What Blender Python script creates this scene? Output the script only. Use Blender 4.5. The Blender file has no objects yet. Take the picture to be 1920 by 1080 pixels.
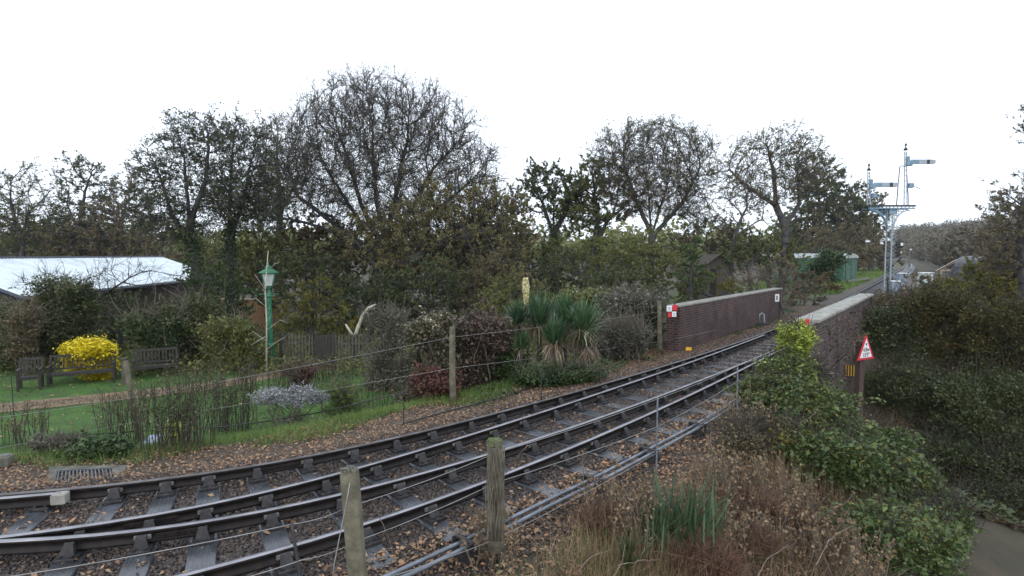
import bpy, math, random
import numpy as np
from mathutils import Vector, Matrix
rng = np.random.default_rng(7); random.seed(7)
SC = bpy.context.scene; COL = SC.collection
# ------------------------------------------------------------------ camera model
F, H, PITCH = 1085.0, 2.87, math.atan(62/1085.0)
cp, sp_ = math.cos(PITCH), math.sin(PITCH)
def ray(u, v):
    x = (u-960)/F; y = -(v-540)/F
    return np.array([x, cp+y*sp_, -sp_+y*cp])
def P(u, v, Y):
    d = ray(u, v); return np.array([0, 0, H]) + d*(Y/d[1])
def G(u, v, z=0.0):
    d = ray(u, v); t = (z-H)/d[2]; return np.array([0, 0, H]) + d*t
cam = bpy.data.cameras.new('camera'); cam.sensor_width = 36; cam.lens = 36*F/1920
cam.clip_end = 3000; cam.clip_start = 0.1
co = bpy.data.objects.new('camera', cam); COL.objects.link(co)
co.location = (0, 0, H); co.rotation_euler = (math.pi/2-PITCH, 0, 0); SC.camera = co
# ------------------------------------------------------------------ mesh helpers
def tagp(o, label=None, cat=None, group=None, kind=None):
    if label: o['label'] = label
    if cat: o['category'] = cat
    if group: o['group'] = group
    if kind: o['kind'] = kind
    return o
def empty(name, loc=(0, 0, 0), rz=0.0, **k):
    o = bpy.data.objects.new(name, None); COL.objects.link(o)
    o.location = tuple(float(c) for c in loc); o.rotation_euler = (0, 0, rz); o.empty_display_size = .2
    return tagp(o, **k)
def raw(name, V, Fc, m, parent=None, tint=None, smooth=False, midx=None):
    """V (n,3), Fc (m,k) numpy -> one mesh object"""
    V = np.asarray(V, np.float32); Fc = np.asarray(Fc, np.int32); k = Fc.shape[1]
    me = bpy.data.meshes.new(name)
    me.vertices.add(len(V)); me.vertices.foreach_set('co', V.ravel())
    me.loops.add(Fc.size); me.loops.foreach_set('vertex_index', Fc.ravel())
    me.polygons.add(len(Fc)); me.polygons.foreach_set('loop_start', np.arange(0, Fc.size, k, dtype=np.int32))
    me.polygons.foreach_set('loop_total', np.full(len(Fc), k, np.int32))
    for q in (m if isinstance(m, (list, tuple)) else [m]): me.materials.append(q)
    if midx is not None: me.polygons.foreach_set('material_index', np.asarray(midx, np.int32))
    if smooth: me.polygons.foreach_set('use_smooth', np.ones(len(Fc), bool))
    if tint is not None:
        a = me.attributes.new('tint', 'FLOAT', 'FACE'); a.data.foreach_set('value', np.asarray(tint, np.float32))
    me.update(calc_edges=True)
    o = bpy.data.objects.new(name, me); COL.objects.link(o)
    if parent: o.parent = parent
    return o
class MB:
    """collects simple solids and links them as one mesh"""
    def __init__(s): s.v = []; s.f = []; s.mi = []
    def add(s, vs, fs, mi=0):
        b = len(s.v); s.v += [tuple(float(c) for c in q) for q in vs]
        s.f += [tuple(i+b for i in q) for q in fs]; s.mi += [mi]*len(fs); return s
    def box(s, c, d, rz=0, rx=0, ry=0, mi=0, bev=0.0, M=None):
        hx, hy, hz = d[0]/2, d[1]/2, d[2]/2
        if bev > 0:
            b = min(bev, hx*.45, hy*.45, hz*.45); vs = []
            for z, i in ((-hz, b), (-hz+b, 0), (hz-b, 0), (hz, b)):
                x, y = hx-i, hy-i
                vs += [(-x, -y, z), (x, -y, z), (x, y, z), (-x, y, z)]
            fs = [(3, 2, 1, 0), (12, 13, 14, 15)]
            for r in range(3):
                for k in range(4):
                    a = r*4+k; e = r*4+(k+1) % 4; fs.append((a, e, e+4, a+4))
        else:
            vs = [(-hx, -hy, -hz), (hx, -hy, -hz), (hx, hy, -hz), (-hx, hy, -hz), (-hx, -hy, hz), (hx, -hy, hz), (hx, hy, hz), (-hx, hy, hz)]
            fs = [(3, 2, 1, 0), (4, 5, 6, 7), (0, 1, 5, 4), (1, 2, 6, 5), (2, 3, 7, 6), (3, 0, 4, 7)]
        R = Matrix.Translation(Vector([float(q) for q in c])) @ Matrix.Rotation(rz, 4, 'Z') @ Matrix.Rotation(ry, 4, 'Y') @ Matrix.Rotation(rx, 4, 'X')
        if M is not None: R = M @ R
        return s.add([R @ Vector(q) for q in vs], fs, mi)
    def tube(s, pts, r, n=8, mi=0, cap=True):
        pts = [Vector([float(c) for c in q]) for q in pts]; rs = r if isinstance(r, (list, tuple)) else [r]*len(pts)
        vs = []; N = len(pts)
        d0 = (pts[1]-pts[0]).normalized(); up = Vector((0, 0, 1)) if abs(d0.z) < .9 else Vector((1, 0, 0))
        a = d0.cross(up).normalized()
        for i, q in enumerate(pts):
            d = (pts[min(i+1, N-1)]-pts[max(i-1, 0)]).normalized()
            a = (a-d*a.dot(d)).normalized(); b = d.cross(a)
            for k in range(n):
                t = 2*math.pi*k/n; vs.append(q+(a*math.cos(t)+b*math.sin(t))*rs[i])
        fs = []
        for i in range(N-1):
            for k in range(n):
                k2 = (k+1) % n; fs.append((i*n+k, i*n+k2, (i+1)*n+k2, (i+1)*n+k))
        if cap: fs.append(tuple(range(n))[::-1]); fs.append(tuple((N-1)*n+k for k in range(n)))
        return s.add(vs, fs, mi)
    def lathe(s, c, prof, n=12, mi=0):
        vs = []; fs = []
        for (r, z) in prof:
            for k in range(n):
                t = 2*math.pi*k/n; vs.append((c[0]+r*math.cos(t), c[1]+r*math.sin(t), c[2]+z))
        for i in range(len(prof)-1):
            for k in range(n):
                k2 = (k+1) % n; fs.append((i*n+k, i*n+k2, (i+1)*n+k2, (i+1)*n+k))
        fs.append(tuple(range(n))[::-1]); fs.append(tuple((len(prof)-1)*n+k for k in range(n)))
        return s.add(vs, fs, mi)
    def build(s, name, m, parent=None, smooth=False):
        me = bpy.data.meshes.new(name); me.from_pydata(s.v, [], s.f)
        for q in (m if isinstance(m, (list, tuple)) else [m]): me.materials.append(q)
        me.polygons.foreach_set('material_index', s.mi)
        if smooth: me.polygons.foreach_set('use_smooth', [True]*len(s.f))
        me.update()
        o = bpy.data.objects.new(name, me); COL.objects.link(o)
        if parent: o.parent = parent
        return o
# ------------------------------------------------------------------ materials
def ramp(nt, cols, inp):
    r = nt.nodes.new('ShaderNodeValToRGB'); e = r.color_ramp.elements
    n = len(cols)
    while len(e) < n: e.new(.5)
    for i, c in enumerate(cols):
        if len(c) == 2: pos, c = c
        else: pos = i/(n-1) if n > 1 else 0
        e[i].position = pos; e[i].color = (*c, 1)
    nt.links.new(inp, r.inputs[0]); return r.outputs[0]
def newmat(name):
    m = bpy.data.materials.new(name); m.use_nodes = True; nt = m.node_tree
    return m, nt, nt.nodes['Principled BSDF']
def noise(nt, scale, detail=6, rough=.6, dist=0, vec=None, kind='ShaderNodeTexNoise'):
    n = nt.nodes.new(kind); n.inputs['Scale'].default_value = scale
    if 'Detail' in n.inputs: n.inputs['Detail'].default_value = detail
    if 'Roughness' in n.inputs: n.inputs['Roughness'].default_value = rough
    if 'Distortion' in n.inputs: n.inputs['Distortion'].default_value = dist
    if vec is None:
        g = nt.nodes.new('ShaderNodeNewGeometry'); vec = g.outputs['Position']
    nt.links.new(vec, n.inputs['Vector']); return n
def bump(nt, b, h, st=.5, dist=.02):
    n = nt.nodes.new('ShaderNodeBump'); n.inputs['Strength'].default_value = st; n.inputs['Distance'].default_value = dist
    nt.links.new(h, n.inputs['Height']); nt.links.new(n.outputs[0], b.inputs['Normal'])
def mnoise(name, cols, scale=6, rough=.8, bst=.3, bd=.01, metal=0, bscale=None, detail=6, spec=None):
    m, nt, b = newmat(name)
    n = noise(nt, scale, detail)
    nt.links.new(ramp(nt, [(.25+.5*i/(len(cols)-1), c) for i, c in enumerate(cols)], n.outputs['Fac']), b.inputs['Base Color'])
    b.inputs['Roughness'].default_value = rough; b.inputs['Metallic'].default_value = metal
    if spec is not None: b.inputs['Specular IOR Level'].default_value = spec
    if bst > 0: bump(nt, b, noise(nt, bscale or scale*4, 8).outputs['Fac'], bst, bd)
    return m
def mleaf(name, cols, rough=.6, trans=.25, nscale=1.2, w=.55):
    """leaf colour: a mix of a per-leaf value and a slow drift through the crown"""
    m, nt, b = newmat(name)
    at = nt.nodes.new('ShaderNodeAttribute'); at.attribute_name = 'tint'
    n = noise(nt, nscale, 3)
    mr = nt.nodes.new('ShaderNodeMapRange'); mr.inputs['From Min'].default_value = .3; mr.inputs['From Max'].default_value = .7
    nt.links.new(n.outputs['Fac'], mr.inputs['Value'])
    mx = nt.nodes.new('ShaderNodeMix'); mx.data_type = 'FLOAT'; mx.inputs[0].default_value = w
    nt.links.new(mr.outputs[0], mx.inputs[2]); nt.links.new(at.outputs['Fac'], mx.inputs[3])
    c = ramp(nt, cols, mx.outputs[0]); nt.links.new(c, b.inputs['Base Color'])
    b.inputs['Roughness'].default_value = rough
    b.inputs['Specular IOR Level'].default_value = .35
    t = nt.nodes.new('ShaderNodeBsdfTranslucent'); nt.links.new(c, t.inputs['Color'])
    ms = nt.nodes.new('ShaderNodeMixShader'); ms.inputs[0].default_value = trans
    nt.links.new(b.outputs[0], ms.inputs[1]); nt.links.new(t.outputs[0], ms.inputs[2])
    nt.links.new(ms.outputs[0], nt.nodes['Material Output'].inputs['Surface'])
    return m
MT = {}
MT['bark'] = mnoise('bark', [(.026, .024, .027), (.058, .054, .056), (.1, .095, .08)], 3, .9, .6, .03, bscale=20)
MT['barkfar'] = mnoise('bark_far', [(.04, .037, .042), (.08, .073, .076)], 2, .9, 0)
MT['barkpale'] = mnoise('bark_pale', [(.16, .14, .1), (.4, .37, .3), (.5, .5, .42)], 5, .9, .4)
MT['stem'] = mnoise('dry_stem', [(.055, .048, .035), (.12, .105, .078), (.2, .18, .135)], 9, .9, 0)
MT['darkstem'] = mnoise('dark_dry_stem', [(.02, .017, .014), (.045, .038, .03), (.08, .066, .05)], 9, .9, 0)
MT['stemgrey'] = mnoise('grey_stem', [(.05, .045, .04), (.1, .09, .08), (.15, .14, .12)], 5, .9, 0)
L = {}
L['oak'] = mleaf('leaf_oak', [(0.0923, 0.0991, 0.0427), (0.158, 0.154, 0.0622), (0.204, 0.169, 0.0739), (0.314, 0.258, 0.117)])
L['brown'] = mleaf('leaf_brown', [(0.0755, 0.0648, 0.0408), (0.128, 0.107, 0.0614), (0.19, 0.15, 0.0818), (0.151, 0.15, 0.0682)])
L['olive'] = mleaf('leaf_olive', [(0.0583, 0.0798, 0.0259), (0.117, 0.139, 0.0406), (0.174, 0.179, 0.0554), (0.233, 0.199, 0.0739)])
L['dark'] = mleaf('leaf_dark', [(0.0296, 0.0408, 0.0194), (0.0592, 0.0785, 0.0299), (0.0953, 0.113, 0.0448), (0.148, 0.158, 0.0673)], .45)
L['ivy'] = mleaf('leaf_ivy', [(.012, .03, .012), (.03, .06, .02), (.06, .1, .03), (.12, .16, .06)], .4)
L['green'] = mleaf('leaf_green', [(.03, .048, .017), (.062, .098, .03), (.1, .145, .044), (.19, .23, .085)], .45)
L['lime'] = mleaf('leaf_lime', [(0.115, 0.172, 0.0287), (0.23, 0.31, 0.046), (0.38, 0.437, 0.069), (0.483, 0.506, 0.115)], .5)
L['yellow'] = mleaf('leaf_yellow', [(0.276, 0.238, 0.01), (0.644, 0.51, 0.015), (0.828, 0.686, 0.03), (0.874, 0.748, 0.08)], .5, .15)
L['ygreen'] = mleaf('leaf_yellowgreen', [(0.044, 0.055, 0.0176), (0.099, 0.11, 0.0275), (0.187, 0.165, 0.033), (0.286, 0.22, 0.044)])
L['red'] = mleaf('leaf_red', [(0.034, 0.0147, 0.0147), (0.085, 0.0315, 0.0252), (0.119, 0.0525, 0.0368), (0.17, 0.137, 0.0735)])
L['silver'] = mleaf('leaf_silver', [(0.11, 0.116, 0.121), (0.239, 0.251, 0.276), (0.386, 0.403, 0.432), (0.551, 0.556, 0.57)])
L['viburnum'] = mleaf('leaf_viburnum', [(.03, .04, .022), (.08, .085, .05), (.15, .12, .08), (.3, .29, .2)], .4)
L['maroon'] = mleaf('leaf_maroon', [(.03, .035, .02), (.07, .055, .04), (.13, .085, .07), (.24, .2, .16)], .4)
L['grey'] = mleaf('leaf_grey', [(.05, .055, .035), (.1, .1, .07), (.17, .165, .13), (.3, .29, .25)])
L['fluff'] = mleaf('seed_fluff', [(.25, .24, .22), (.4, .39, .37), (.6, .58, .56)])
L['cream'] = mleaf('cream_flower', [(.6, .55, .32), (.75, .7, .42), (.85, .82, .55)])
L['yucca'] = mleaf('leaf_yucca', [(0.0209, 0.051, 0.0255), (0.0475, 0.102, 0.0467), (0.0855, 0.153, 0.068), (0.152, 0.23, 0.102)], .45, .15)
L['iris'] = mleaf('leaf_iris', [(.02, .04, .02), (.042, .078, .038), (.07, .115, .055), (.14, .2, .11)], .5, .15)
L['deadstrap'] = mleaf('dead_strap', [(0.075, 0.0525, 0.0375), (0.165, 0.12, 0.0825), (0.3, 0.24, 0.18), (0.413, 0.36, 0.285)], .8, .1)
L['lawn'] = mleaf('grass_lawn', [(0.0338, 0.0788, 0.0135), (0.0563, 0.135, 0.0203), (0.0844, 0.192, 0.0281), (0.158, 0.248, 0.0563)], .6, .3, .8)
L['bank'] = mleaf('grass_bank', [(0.0575, 0.0805, 0.023), (0.103, 0.149, 0.0345), (0.138, 0.23, 0.046), (0.23, 0.253, 0.092)], .6, .3, 1.5)
L['dry'] = mleaf('grass_dry', [(0.0874, 0.0564, 0.0363), (0.189, 0.125, 0.0756), (0.306, 0.212, 0.129), (0.48, 0.392, 0.242)], .8, .25, 1.4)
L['hill'] = mleaf('far_crown', [(0.066, 0.06, 0.0467), (0.11, 0.098, 0.0723), (0.143, 0.115, 0.0723), (0.11, 0.11, 0.0595)], .8, .1, .03, .5)
L['reed'] = mleaf('leaf_reed', [(.12, .085, .055), (.22, .165, .11), (.32, .26, .18)], .8, .2)
L['rust'] = mleaf('leaf_rust', [(.08, .035, .022), (.15, .07, .045), (.22, .12, .08)], .8, .2)
MT['ruststem'] = mnoise('rust_stem', [(.07, .035, .025), (.14, .08, .055), (.2, .13, .09)], 9, .9, 0)
L['ybrown'] = mleaf('leaf_yellow_brown', [(.022, .028, .012), (.05, .052, .018), (.095, .078, .022), (.18, .13, .035)])
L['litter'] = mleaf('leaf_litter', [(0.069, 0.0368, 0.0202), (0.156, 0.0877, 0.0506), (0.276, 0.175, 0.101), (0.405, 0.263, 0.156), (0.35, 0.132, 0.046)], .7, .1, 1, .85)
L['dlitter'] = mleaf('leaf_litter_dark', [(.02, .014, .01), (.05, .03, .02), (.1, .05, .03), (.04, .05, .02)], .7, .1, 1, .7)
# stones: per-face tint
L['stone'] = mleaf('stone_chip', [(0.0193, 0.0151, 0.0139), (0.0418, 0.0318, 0.029), (0.0707, 0.053, 0.0474), (0.141, 0.107, 0.0918)], .4, 0, 1, .9)
def ground_mat():
    m, nt, b = newmat('earth_ground')
    n1 = noise(nt, 1.3, 5); n2 = noise(nt, 30, 6)
    base = ramp(nt, [(.3, (.028, .03, .014)), (.5, (.05, .042, .024)), (.7, (.075, .055, .035))], n1.outputs['Fac'])
    v = noise(nt, 26, kind='ShaderNodeTexVoronoi')
    st = ramp(nt, [(.0, (.12, .09, .065)), (.5, (.2, .15, .1)), (1, (.07, .06, .05))], v.outputs['Color'])
    at = nt.nodes.new('ShaderNodeAttribute'); at.attribute_name = 'stony'
    mx = nt.nodes.new('ShaderNodeMix'); mx.data_type = 'RGBA'
    nt.links.new(at.outputs['Fac'], mx.inputs[0]); nt.links.new(base, mx.inputs[6]); nt.links.new(st, mx.inputs[7])
    at2 = nt.nodes.new('ShaderNodeAttribute'); at2.attribute_name = 'grassy'
    gr = ramp(nt, [(.3, (.04, .075, .014)), (.7, (.09, .14, .03))], n2.outputs['Fac'])
    mx2 = nt.nodes.new('ShaderNodeMix'); mx2.data_type = 'RGBA'
    nt.links.new(at2.outputs['Fac'], mx2.inputs[0]); nt.links.new(mx.outputs[2], mx2.inputs[6]); nt.links.new(gr, mx2.inputs[7])
    nt.links.new(mx2.outputs[2], b.inputs['Base Color']); b.inputs['Roughness'].default_value = .95
    bump(nt, b, n2.outputs['Fac'], .7, .04)
    return m
MT['ground'] = ground_mat()
MT['lawn'] = mnoise('lawn_turf', [(.045, .05, .018), (.04, .09, .015), (.05, .12, .016), (.085, .15, .025)], 1.6, .95, .6, .03, bscale=60)
MT['path'] = mnoise('gravel_path', [(.08, .06, .04), (.2, .15, .09), (.4, .32, .21)], 30, .95, .8, .02, bscale=60, detail=8)
MT['asphalt'] = mnoise('asphalt', [(.03, .031, .035), (.045, .047, .052)], 12, .75, .4, .01, bscale=120)
MT['paint'] = mnoise('road_paint', [(.4, .4, .4), (.6, .6, .6)], 20, .7, 0)
MT['railside'] = mnoise('rail_side', [(.007, .006, .007), (.015, .012, .012), (.032, .022, .019)], 9, .6, .3, .004, spec=.25)
MT['railtop'] = mnoise('rail_top', [(.16, .155, .17), (.3, .29, .31), (.4, .39, .42)], 3, .33, 0, metal=.85)
MT['railtopdull'] = mnoise('rail_top_dull', [(.05, .045, .045), (.12, .11, .11), (.22, .21, .21)], 4, .5, 0, metal=.6)
MT['chair'] = mnoise('cast_chair', [(.014, .013, .015), (.03, .028, .03), (.06, .055, .056)], 14, .6, .4, .005, spec=.3)
MT['key'] = mnoise('chair_key', [(.08, .075, .07), (.2, .19, .18)], 14, .8, 0)
def sleeper_mat():
    m, nt, b = newmat('wet_timber')
    tc = nt.nodes.new('ShaderNodeTexCoord'); mp = nt.nodes.new('ShaderNodeMapping'); mp.inputs['Scale'].default_value = (1.2, 22, 22)
    nt.links.new(tc.outputs['Object'], mp.inputs['Vector'])
    n = noise(nt, 3, 8, .6, .5, mp.outputs[0]); n2 = noise(nt, 2.3, 4)
    mx = nt.nodes.new('ShaderNodeMix'); mx.data_type = 'FLOAT'; mx.inputs[0].default_value = .5
    nt.links.new(n.outputs['Fac'], mx.inputs[2]); nt.links.new(n2.outputs['Fac'], mx.inputs[3])
    nt.links.new(ramp(nt, [(.3, (.024, .023, .025)), (.5, (.05, .053, .06)), (.7, (.115, .127, .148))], mx.outputs[0]), b.inputs['Base Color'])  # wet timber tone; pale bluish patches also paint sky reflections into the colour
    b.inputs['Roughness'].default_value = .2; bump(nt, b, n.outputs['Fac'], .45, .006)
    return m
MT['sleeper'] = sleeper_mat()
MT['galv'] = mnoise('galvanised', [(.09, .1, .115), (.17, .19, .22), (.27, .29, .33)], 6, .45, 0, metal=.5)
MT['wire'] = mnoise('wire', [(.2, .2, .2), (.36, .35, .34)], 6, .5, 0, metal=.4)
MT['iron'] = mnoise('dark_iron', [(.015, .016, .018), (.04, .04, .045)], 8, .6, 0)
MT['hose'] = mnoise('black_hose', [(.012, .012, .013), (.025, .025, .027)], 8, .5, 0)
MT['postwood'] = mnoise('post_wood', [(.05, .045, .03), (.12, .11, .075), (.2, .18, .13)], 8, .9, .7, .02, bscale=30)
MT['moss'] = mnoise('moss', [(.06, .08, .03), (.15, .17, .07), (.3, .3, .18)], 30, .95, .6, .01)
MT['benchwood'] = mnoise('bench_wood', [(.016, .015, .013), (.042, .038, .032)], 10, .8, .3, .01)
MT['picket'] = mnoise('picket_wood', [(.03, .028, .023), (.075, .068, .055), (.13, .12, .1)], 7, .9, .3, .01)
MT['orangewood'] = mnoise('fence_wood', [(.13, .075, .035), (.22, .135, .07)], 7, .9, .2, .01)
MT['green'] = mnoise('lamp_green', [(.006, .05, .03), (.012, .13, .065), (.05, .2, .12)], 7, .5, .2)
MT['vangreen'] = mnoise('faded_green', [(.012, .055, .035), (.03, .1, .065), (.12, .16, .13)], 3, .7, .2, .01)
MT['roofgrey'] = mnoise('roof_grey', [(.2, .23, .22), (.4, .43, .42)], 3, .7, 0)
MT['white'] = mnoise('white_paint', [(.62, .64, .66), (.8, .8, .8)], 5, .6, 0)
MT['redp'] = mnoise('red_paint', [(.5, .015, .03), (.6, .03, .045)], 5, .5, 0)
MT['black'] = mnoise('black_paint', [(.01, .01, .012), (.02, .02, .022)], 5, .5, 0)
MT['yellowp'] = mnoise('yellow_paint', [(.75, .4, .02), (.85, .5, .03)], 5, .6, 0)
MT['ochre'] = mnoise('ochre_paint', [(.35, .2, .02), (.5, .3, .03)], 9, .7, 0)
MT['sigblue'] = mnoise('weathered_blue_grey', [(.07, .13, .19), (.15, .24, .32), (.3, .39, .45)], 5, .6, 0)
MT['sigwhite'] = mnoise('signal_white', [(.2, .24, .28), (.42, .47, .53)], 5, .6, 0)
MT['cabinet'] = mnoise('cabinet_blue_grey', [(.17, .23, .3), (.26, .32, .4)], 4, .6, 0)
MT['mint'] = mnoise('pale_mint', [(.45, .58, .55), (.7, .75, .75)], 4, .6, 0)
MT['concrete'] = mnoise('concrete', [(.05, .052, .04), (.1, .1, .08), (.19, .18, .15)], 5, .9, .5, .01)
MT['coping'] = mnoise('coping_stone', [(.12, .12, .1), (.27, .26, .23), (.42, .41, .38)], 4, .85, .5, .01, bscale=30)
MT['copingdull'] = mnoise('dull_coping', [(.1, .095, .085), (.2, .19, .17), (.34, .32, .29)], 4, .85, .5, .01, bscale=30)
MT['barn'] = mnoise('barn_boards', [(.05, .04, .032), (.09, .075, .06)], 4, .9, .2, .01)
MT['fascia'] = mnoise('dark_fascia', [(.012, .02, .04), (.02, .03, .055)], 4, .5, 0)
MT['glass'] = mnoise('lamp_glass', [(.35, .4, .4), (.5, .55, .55)], 4, .15, 0)
MT['tank'] = mnoise('tank_purple_grey', [(.035, .033, .045), (.08, .075, .095), (.2, .19, .22)], 2.5, .6, .2, .01)
MT['palewood'] = mnoise('pale_timber', [(.24, .19, .14), (.42, .36, .28)], 5, .9, 0)
def roof_mat():
    m, nt, b = newmat('white_sheet_roof')
    n = noise(nt, .7, 9, .75, .6)
    nt.links.new(ramp(nt, [(.3, (.26, .3, .29)), (.4, (.5, .56, .6)), (.58, (.64, .7, .74))], n.outputs['Fac']), b.inputs['Base Color'])
    b.inputs['Roughness'].default_value = .5; return m
MT['roof'] = roof_mat()
def brick_mat(name, cols, mort, ang):
    """courses run along the wall: brick texture in (along-wall, height)"""
    m, nt, b = newmat(name)
    g = nt.nodes.new('ShaderNodeTexCoord'); s = nt.nodes.new('ShaderNodeSeparateXYZ'); nt.links.new(g.outputs['Object'], s.inputs[0])
    ad = nt.nodes.new('ShaderNodeMath'); ad.operation = 'ADD'; nt.links.new(s.outputs[0], ad.inputs[0]); nt.links.new(s.outputs[1], ad.inputs[1])
    c = nt.nodes.new('ShaderNodeCombineXYZ'); nt.links.new(ad.outputs[0], c.inputs[0]); nt.links.new(s.outputs[2], c.inputs[1])
    br = nt.nodes.new('ShaderNodeTexBrick'); nt.links.new(c.outputs[0], br.inputs['Vector'])
    br.inputs['Scale'].default_value = 1; br.inputs['Brick Width'].default_value = .23; br.inputs['Row Height'].default_value = .085
    br.inputs['Mortar Size'].default_value = .011; br.inputs['Mortar Smooth'].default_value = .3
    br.inputs['Color1'].default_value = (*cols[0], 1); br.inputs['Color2'].default_value = (*cols[1], 1); br.inputs['Mortar'].default_value = (*mort, 1)
    n = noise(nt, 1.6, 6, vec=g.outputs['Object'])
    r = ramp(nt, [(.3, (.55, .5, .5)), (.55, (1, 1, 1)), (.75, (1.5, 1.35, 1.3))], n.outputs['Fac'])
    mx = nt.nodes.new('ShaderNodeMix'); mx.data_type = 'RGBA'; mx.blend_type = 'MULTIPLY'; mx.inputs[0].default_value = 1
    nt.links.new(br.outputs['Color'], mx.inputs[6]); nt.links.new(r, mx.inputs[7]); n3 = noise(nt, 2.7, 9, .7, 1.2, vec=g.outputs['Object']); st_ = ramp(nt, [(.56, (0, 0, 0)), (.74, (.75, .75, .75))], n3.outputs['Fac'])
    m4 = nt.nodes.new('ShaderNodeMix'); m4.data_type = 'RGBA'; nt.links.new(st_, m4.inputs[0]); nt.links.new(mx.outputs[2], m4.inputs[6]); m4.inputs[7].default_value = (.13, .115, .1, 1)
    nt.links.new(m4.outputs[2], b.inputs['Base Color'])
    b.inputs['Roughness'].default_value = .85
    inv = nt.nodes.new('ShaderNodeMath'); inv.operation = 'SUBTRACT'; inv.inputs[0].default_value = 1; nt.links.new(br.outputs['Fac'], inv.inputs[1])
    bump(nt, b, inv.outputs[0], .8, .012); return m
MT['brick'] = brick_mat('purple_brick', [(.045, .019, .017), (.075, .031, .026)], (.14, .12, .12), 0)
MT['brickold'] = brick_mat('lichened_brick', [(.045, .029, .026), (.085, .05, .042)], (.16, .145, .14), 0)
# ------------------------------------------------------------------ rails as plan curves
def dens(pts, step):
    pts = np.asarray(pts, float); d = np.r_[0, np.cumsum(np.hypot(*np.diff(pts, axis=0).T))]
    s = np.arange(0, d[-1], step); return np.stack([np.interp(s, d, pts[:, 0]), np.interp(s, d, pts[:, 1])], 1)
def smooth(p, k):
    for _ in range(k):
        q = p.copy(); q[1:-1] = .25*p[:-2]+.5*p[1:-1]+.25*p[2:]; p = q
    return p
PX1 = [(0,927.8),(100,924),(200,914.4),(300,903),(400,889.5),(533,866.7),(667,841),(800,806),(933,774),(1067,737),(1200,700),(1233,689),(1367,648),(1478,607)]
PX2 = [(0,1005.6),(100,1000),(200,981),(300,964),(400,945),(533,913),(640,886.7),(678,877.8),(800,840.5),(933,796.7),(1067,753),(1200,712),(1233,700),(1367,654),(1433,626)]
PX3 = [(0,1016.7),(100,1013),(200,1005.6),(300,994),(400,978),(533,952),(640,926.7),(800,885),(911,852),(1022,818),(1111,787),(1200,755.6),(1233,742),(1322,709),(1411,674),(1455,654)]
PX4 = [(351,1080),(400,1070),(573,1018),(678,989),(805,943),(942,891),(1067,838),(1200,783),(1233,769),(1322,727),(1411,682),(1455,659)]
def near(px, u0, deg=5):
    px = np.array(px, float); c = np.polyfit((px[:, 0]-700)/700, px[:, 1], deg)
    us = np.linspace(u0, px[-1, 0], 60)
    return np.array([G(u, np.polyval(c, (u-700)/700))[:2] for u in us])
r1 = near(PX1, -60); r4 = near(PX4, 250, 4)
far1 = np.array([(22, 38.), (36.2, 57.7), (50.6, 77.8), (87.8, 129.7), (125, 184), (164, 243), (214, 330), (275, 440)])
R1 = smooth(dens(np.vstack([r1, far1]), .5), 14)
def ext(R, n, back=True):
    d = R[0]-R[3] if back else R[-1]-R[-4]; d = d/np.hypot(*d)
    e = np.array([(R[0] if back else R[-1])+d*.5*i for i in range(1, n)])
    return np.vstack([e[::-1], R]) if back else np.vstack([R, e])
def normals(R):
    t = np.gradient(R, axis=0); t /= np.hypot(*t.T)[:, None]; return np.stack([t[:, 1], -t[:, 0]], 1), t
n1_, t1_ = normals(R1); off = R1+n1_*1.505
i0 = np.argmin(abs(R1[:, 1]-19.5))
R4 = smooth(dens(np.vstack([r4, off[i0:]]), .5), 10)
R1 = ext(R1, 10); R4 = ext(R4, 12)
R2 = smooth(dens(near(PX2, -60), .4), 6); R3 = smooth(dens(near(PX3, -60), .4), 6)
def inset(R, other, side, mind):
    """keep the blade clear of the stock rail it closes on"""
    R = R.copy(); n, _ = normals(other)
    for i, p in enumerate(R):
        d = other-p; k = (d**2).sum(1).argmin(); s = ((p-other[k])*n[k]).sum()*side
        if s < mind and np.hypot(*d[k]) < .6: R[i] = other[k]+n[k]*side*mind
    return smooth(R, 3)
R2 = inset(R2, R1, 1, .075); R3 = inset(R3, R4, -1, .075)
def sdist0(x, y, R):
    """signed distance (positive right of travel) to polyline, vectorised"""
    A = R[:-1]; B = R[1:]; AB = B-A; L2 = (AB**2).sum(1)
    x = np.atleast_1d(np.asarray(x, float)); y = np.atleast_1d(np.asarray(y, float)); out = np.empty(x.shape); sh = x.shape
    xf = x.ravel(); yf = y.ravel(); o = np.empty(len(xf))
    for i in range(0, len(xf), 4000):
        p = np.stack([xf[i:i+4000], yf[i:i+4000]], 1)
        w = p[:, None]-A[None]; t = np.clip((w*AB).sum(2)/L2, 0, 1); d = w-t[..., None]*AB
        dd = (d**2).sum(2); k = dd.argmin(1); r = np.arange(len(p))
        cr = AB[k, 1]*w[r, k, 0]-AB[k, 0]*w[r, k, 1]
        o[i:i+4000] = np.sqrt(dd[r, k])*np.sign(cr)
    return o.reshape(sh)
_G = {}
def sdist(x, y, R):
    x = np.atleast_1d(np.asarray(x, float)); y = np.atleast_1d(np.asarray(y, float)); key = id(R); st = .125
    if key not in _G:
        ax = np.arange(-26, 32, st); ay = np.arange(2, 46, st); A, B = np.meshgrid(ax, ay)
        _G[key] = (sdist0(A, B, R[R[:, 1] < 75]), R)
    g = _G[key][0]; i = (x+26)/st; j = (y-2)/st; ok = (i > 0) & (j > 0) & (i < g.shape[1]-2) & (j < g.shape[0]-2)
    out = np.empty(x.shape)
    if ok.any():
        a = i[ok]; b = j[ok]; ia = a.astype(int); ib = b.astype(int); fa = a-ia; fb = b-ib
        out[ok] = (g[ib, ia]*(1-fa)+g[ib, ia+1]*fa)*(1-fb)+(g[ib+1, ia]*(1-fa)+g[ib+1, ia+1]*fa)*fb
    if (~ok).any(): out[~ok] = sdist0(x[~ok], y[~ok], R[::3])
    return out
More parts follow.
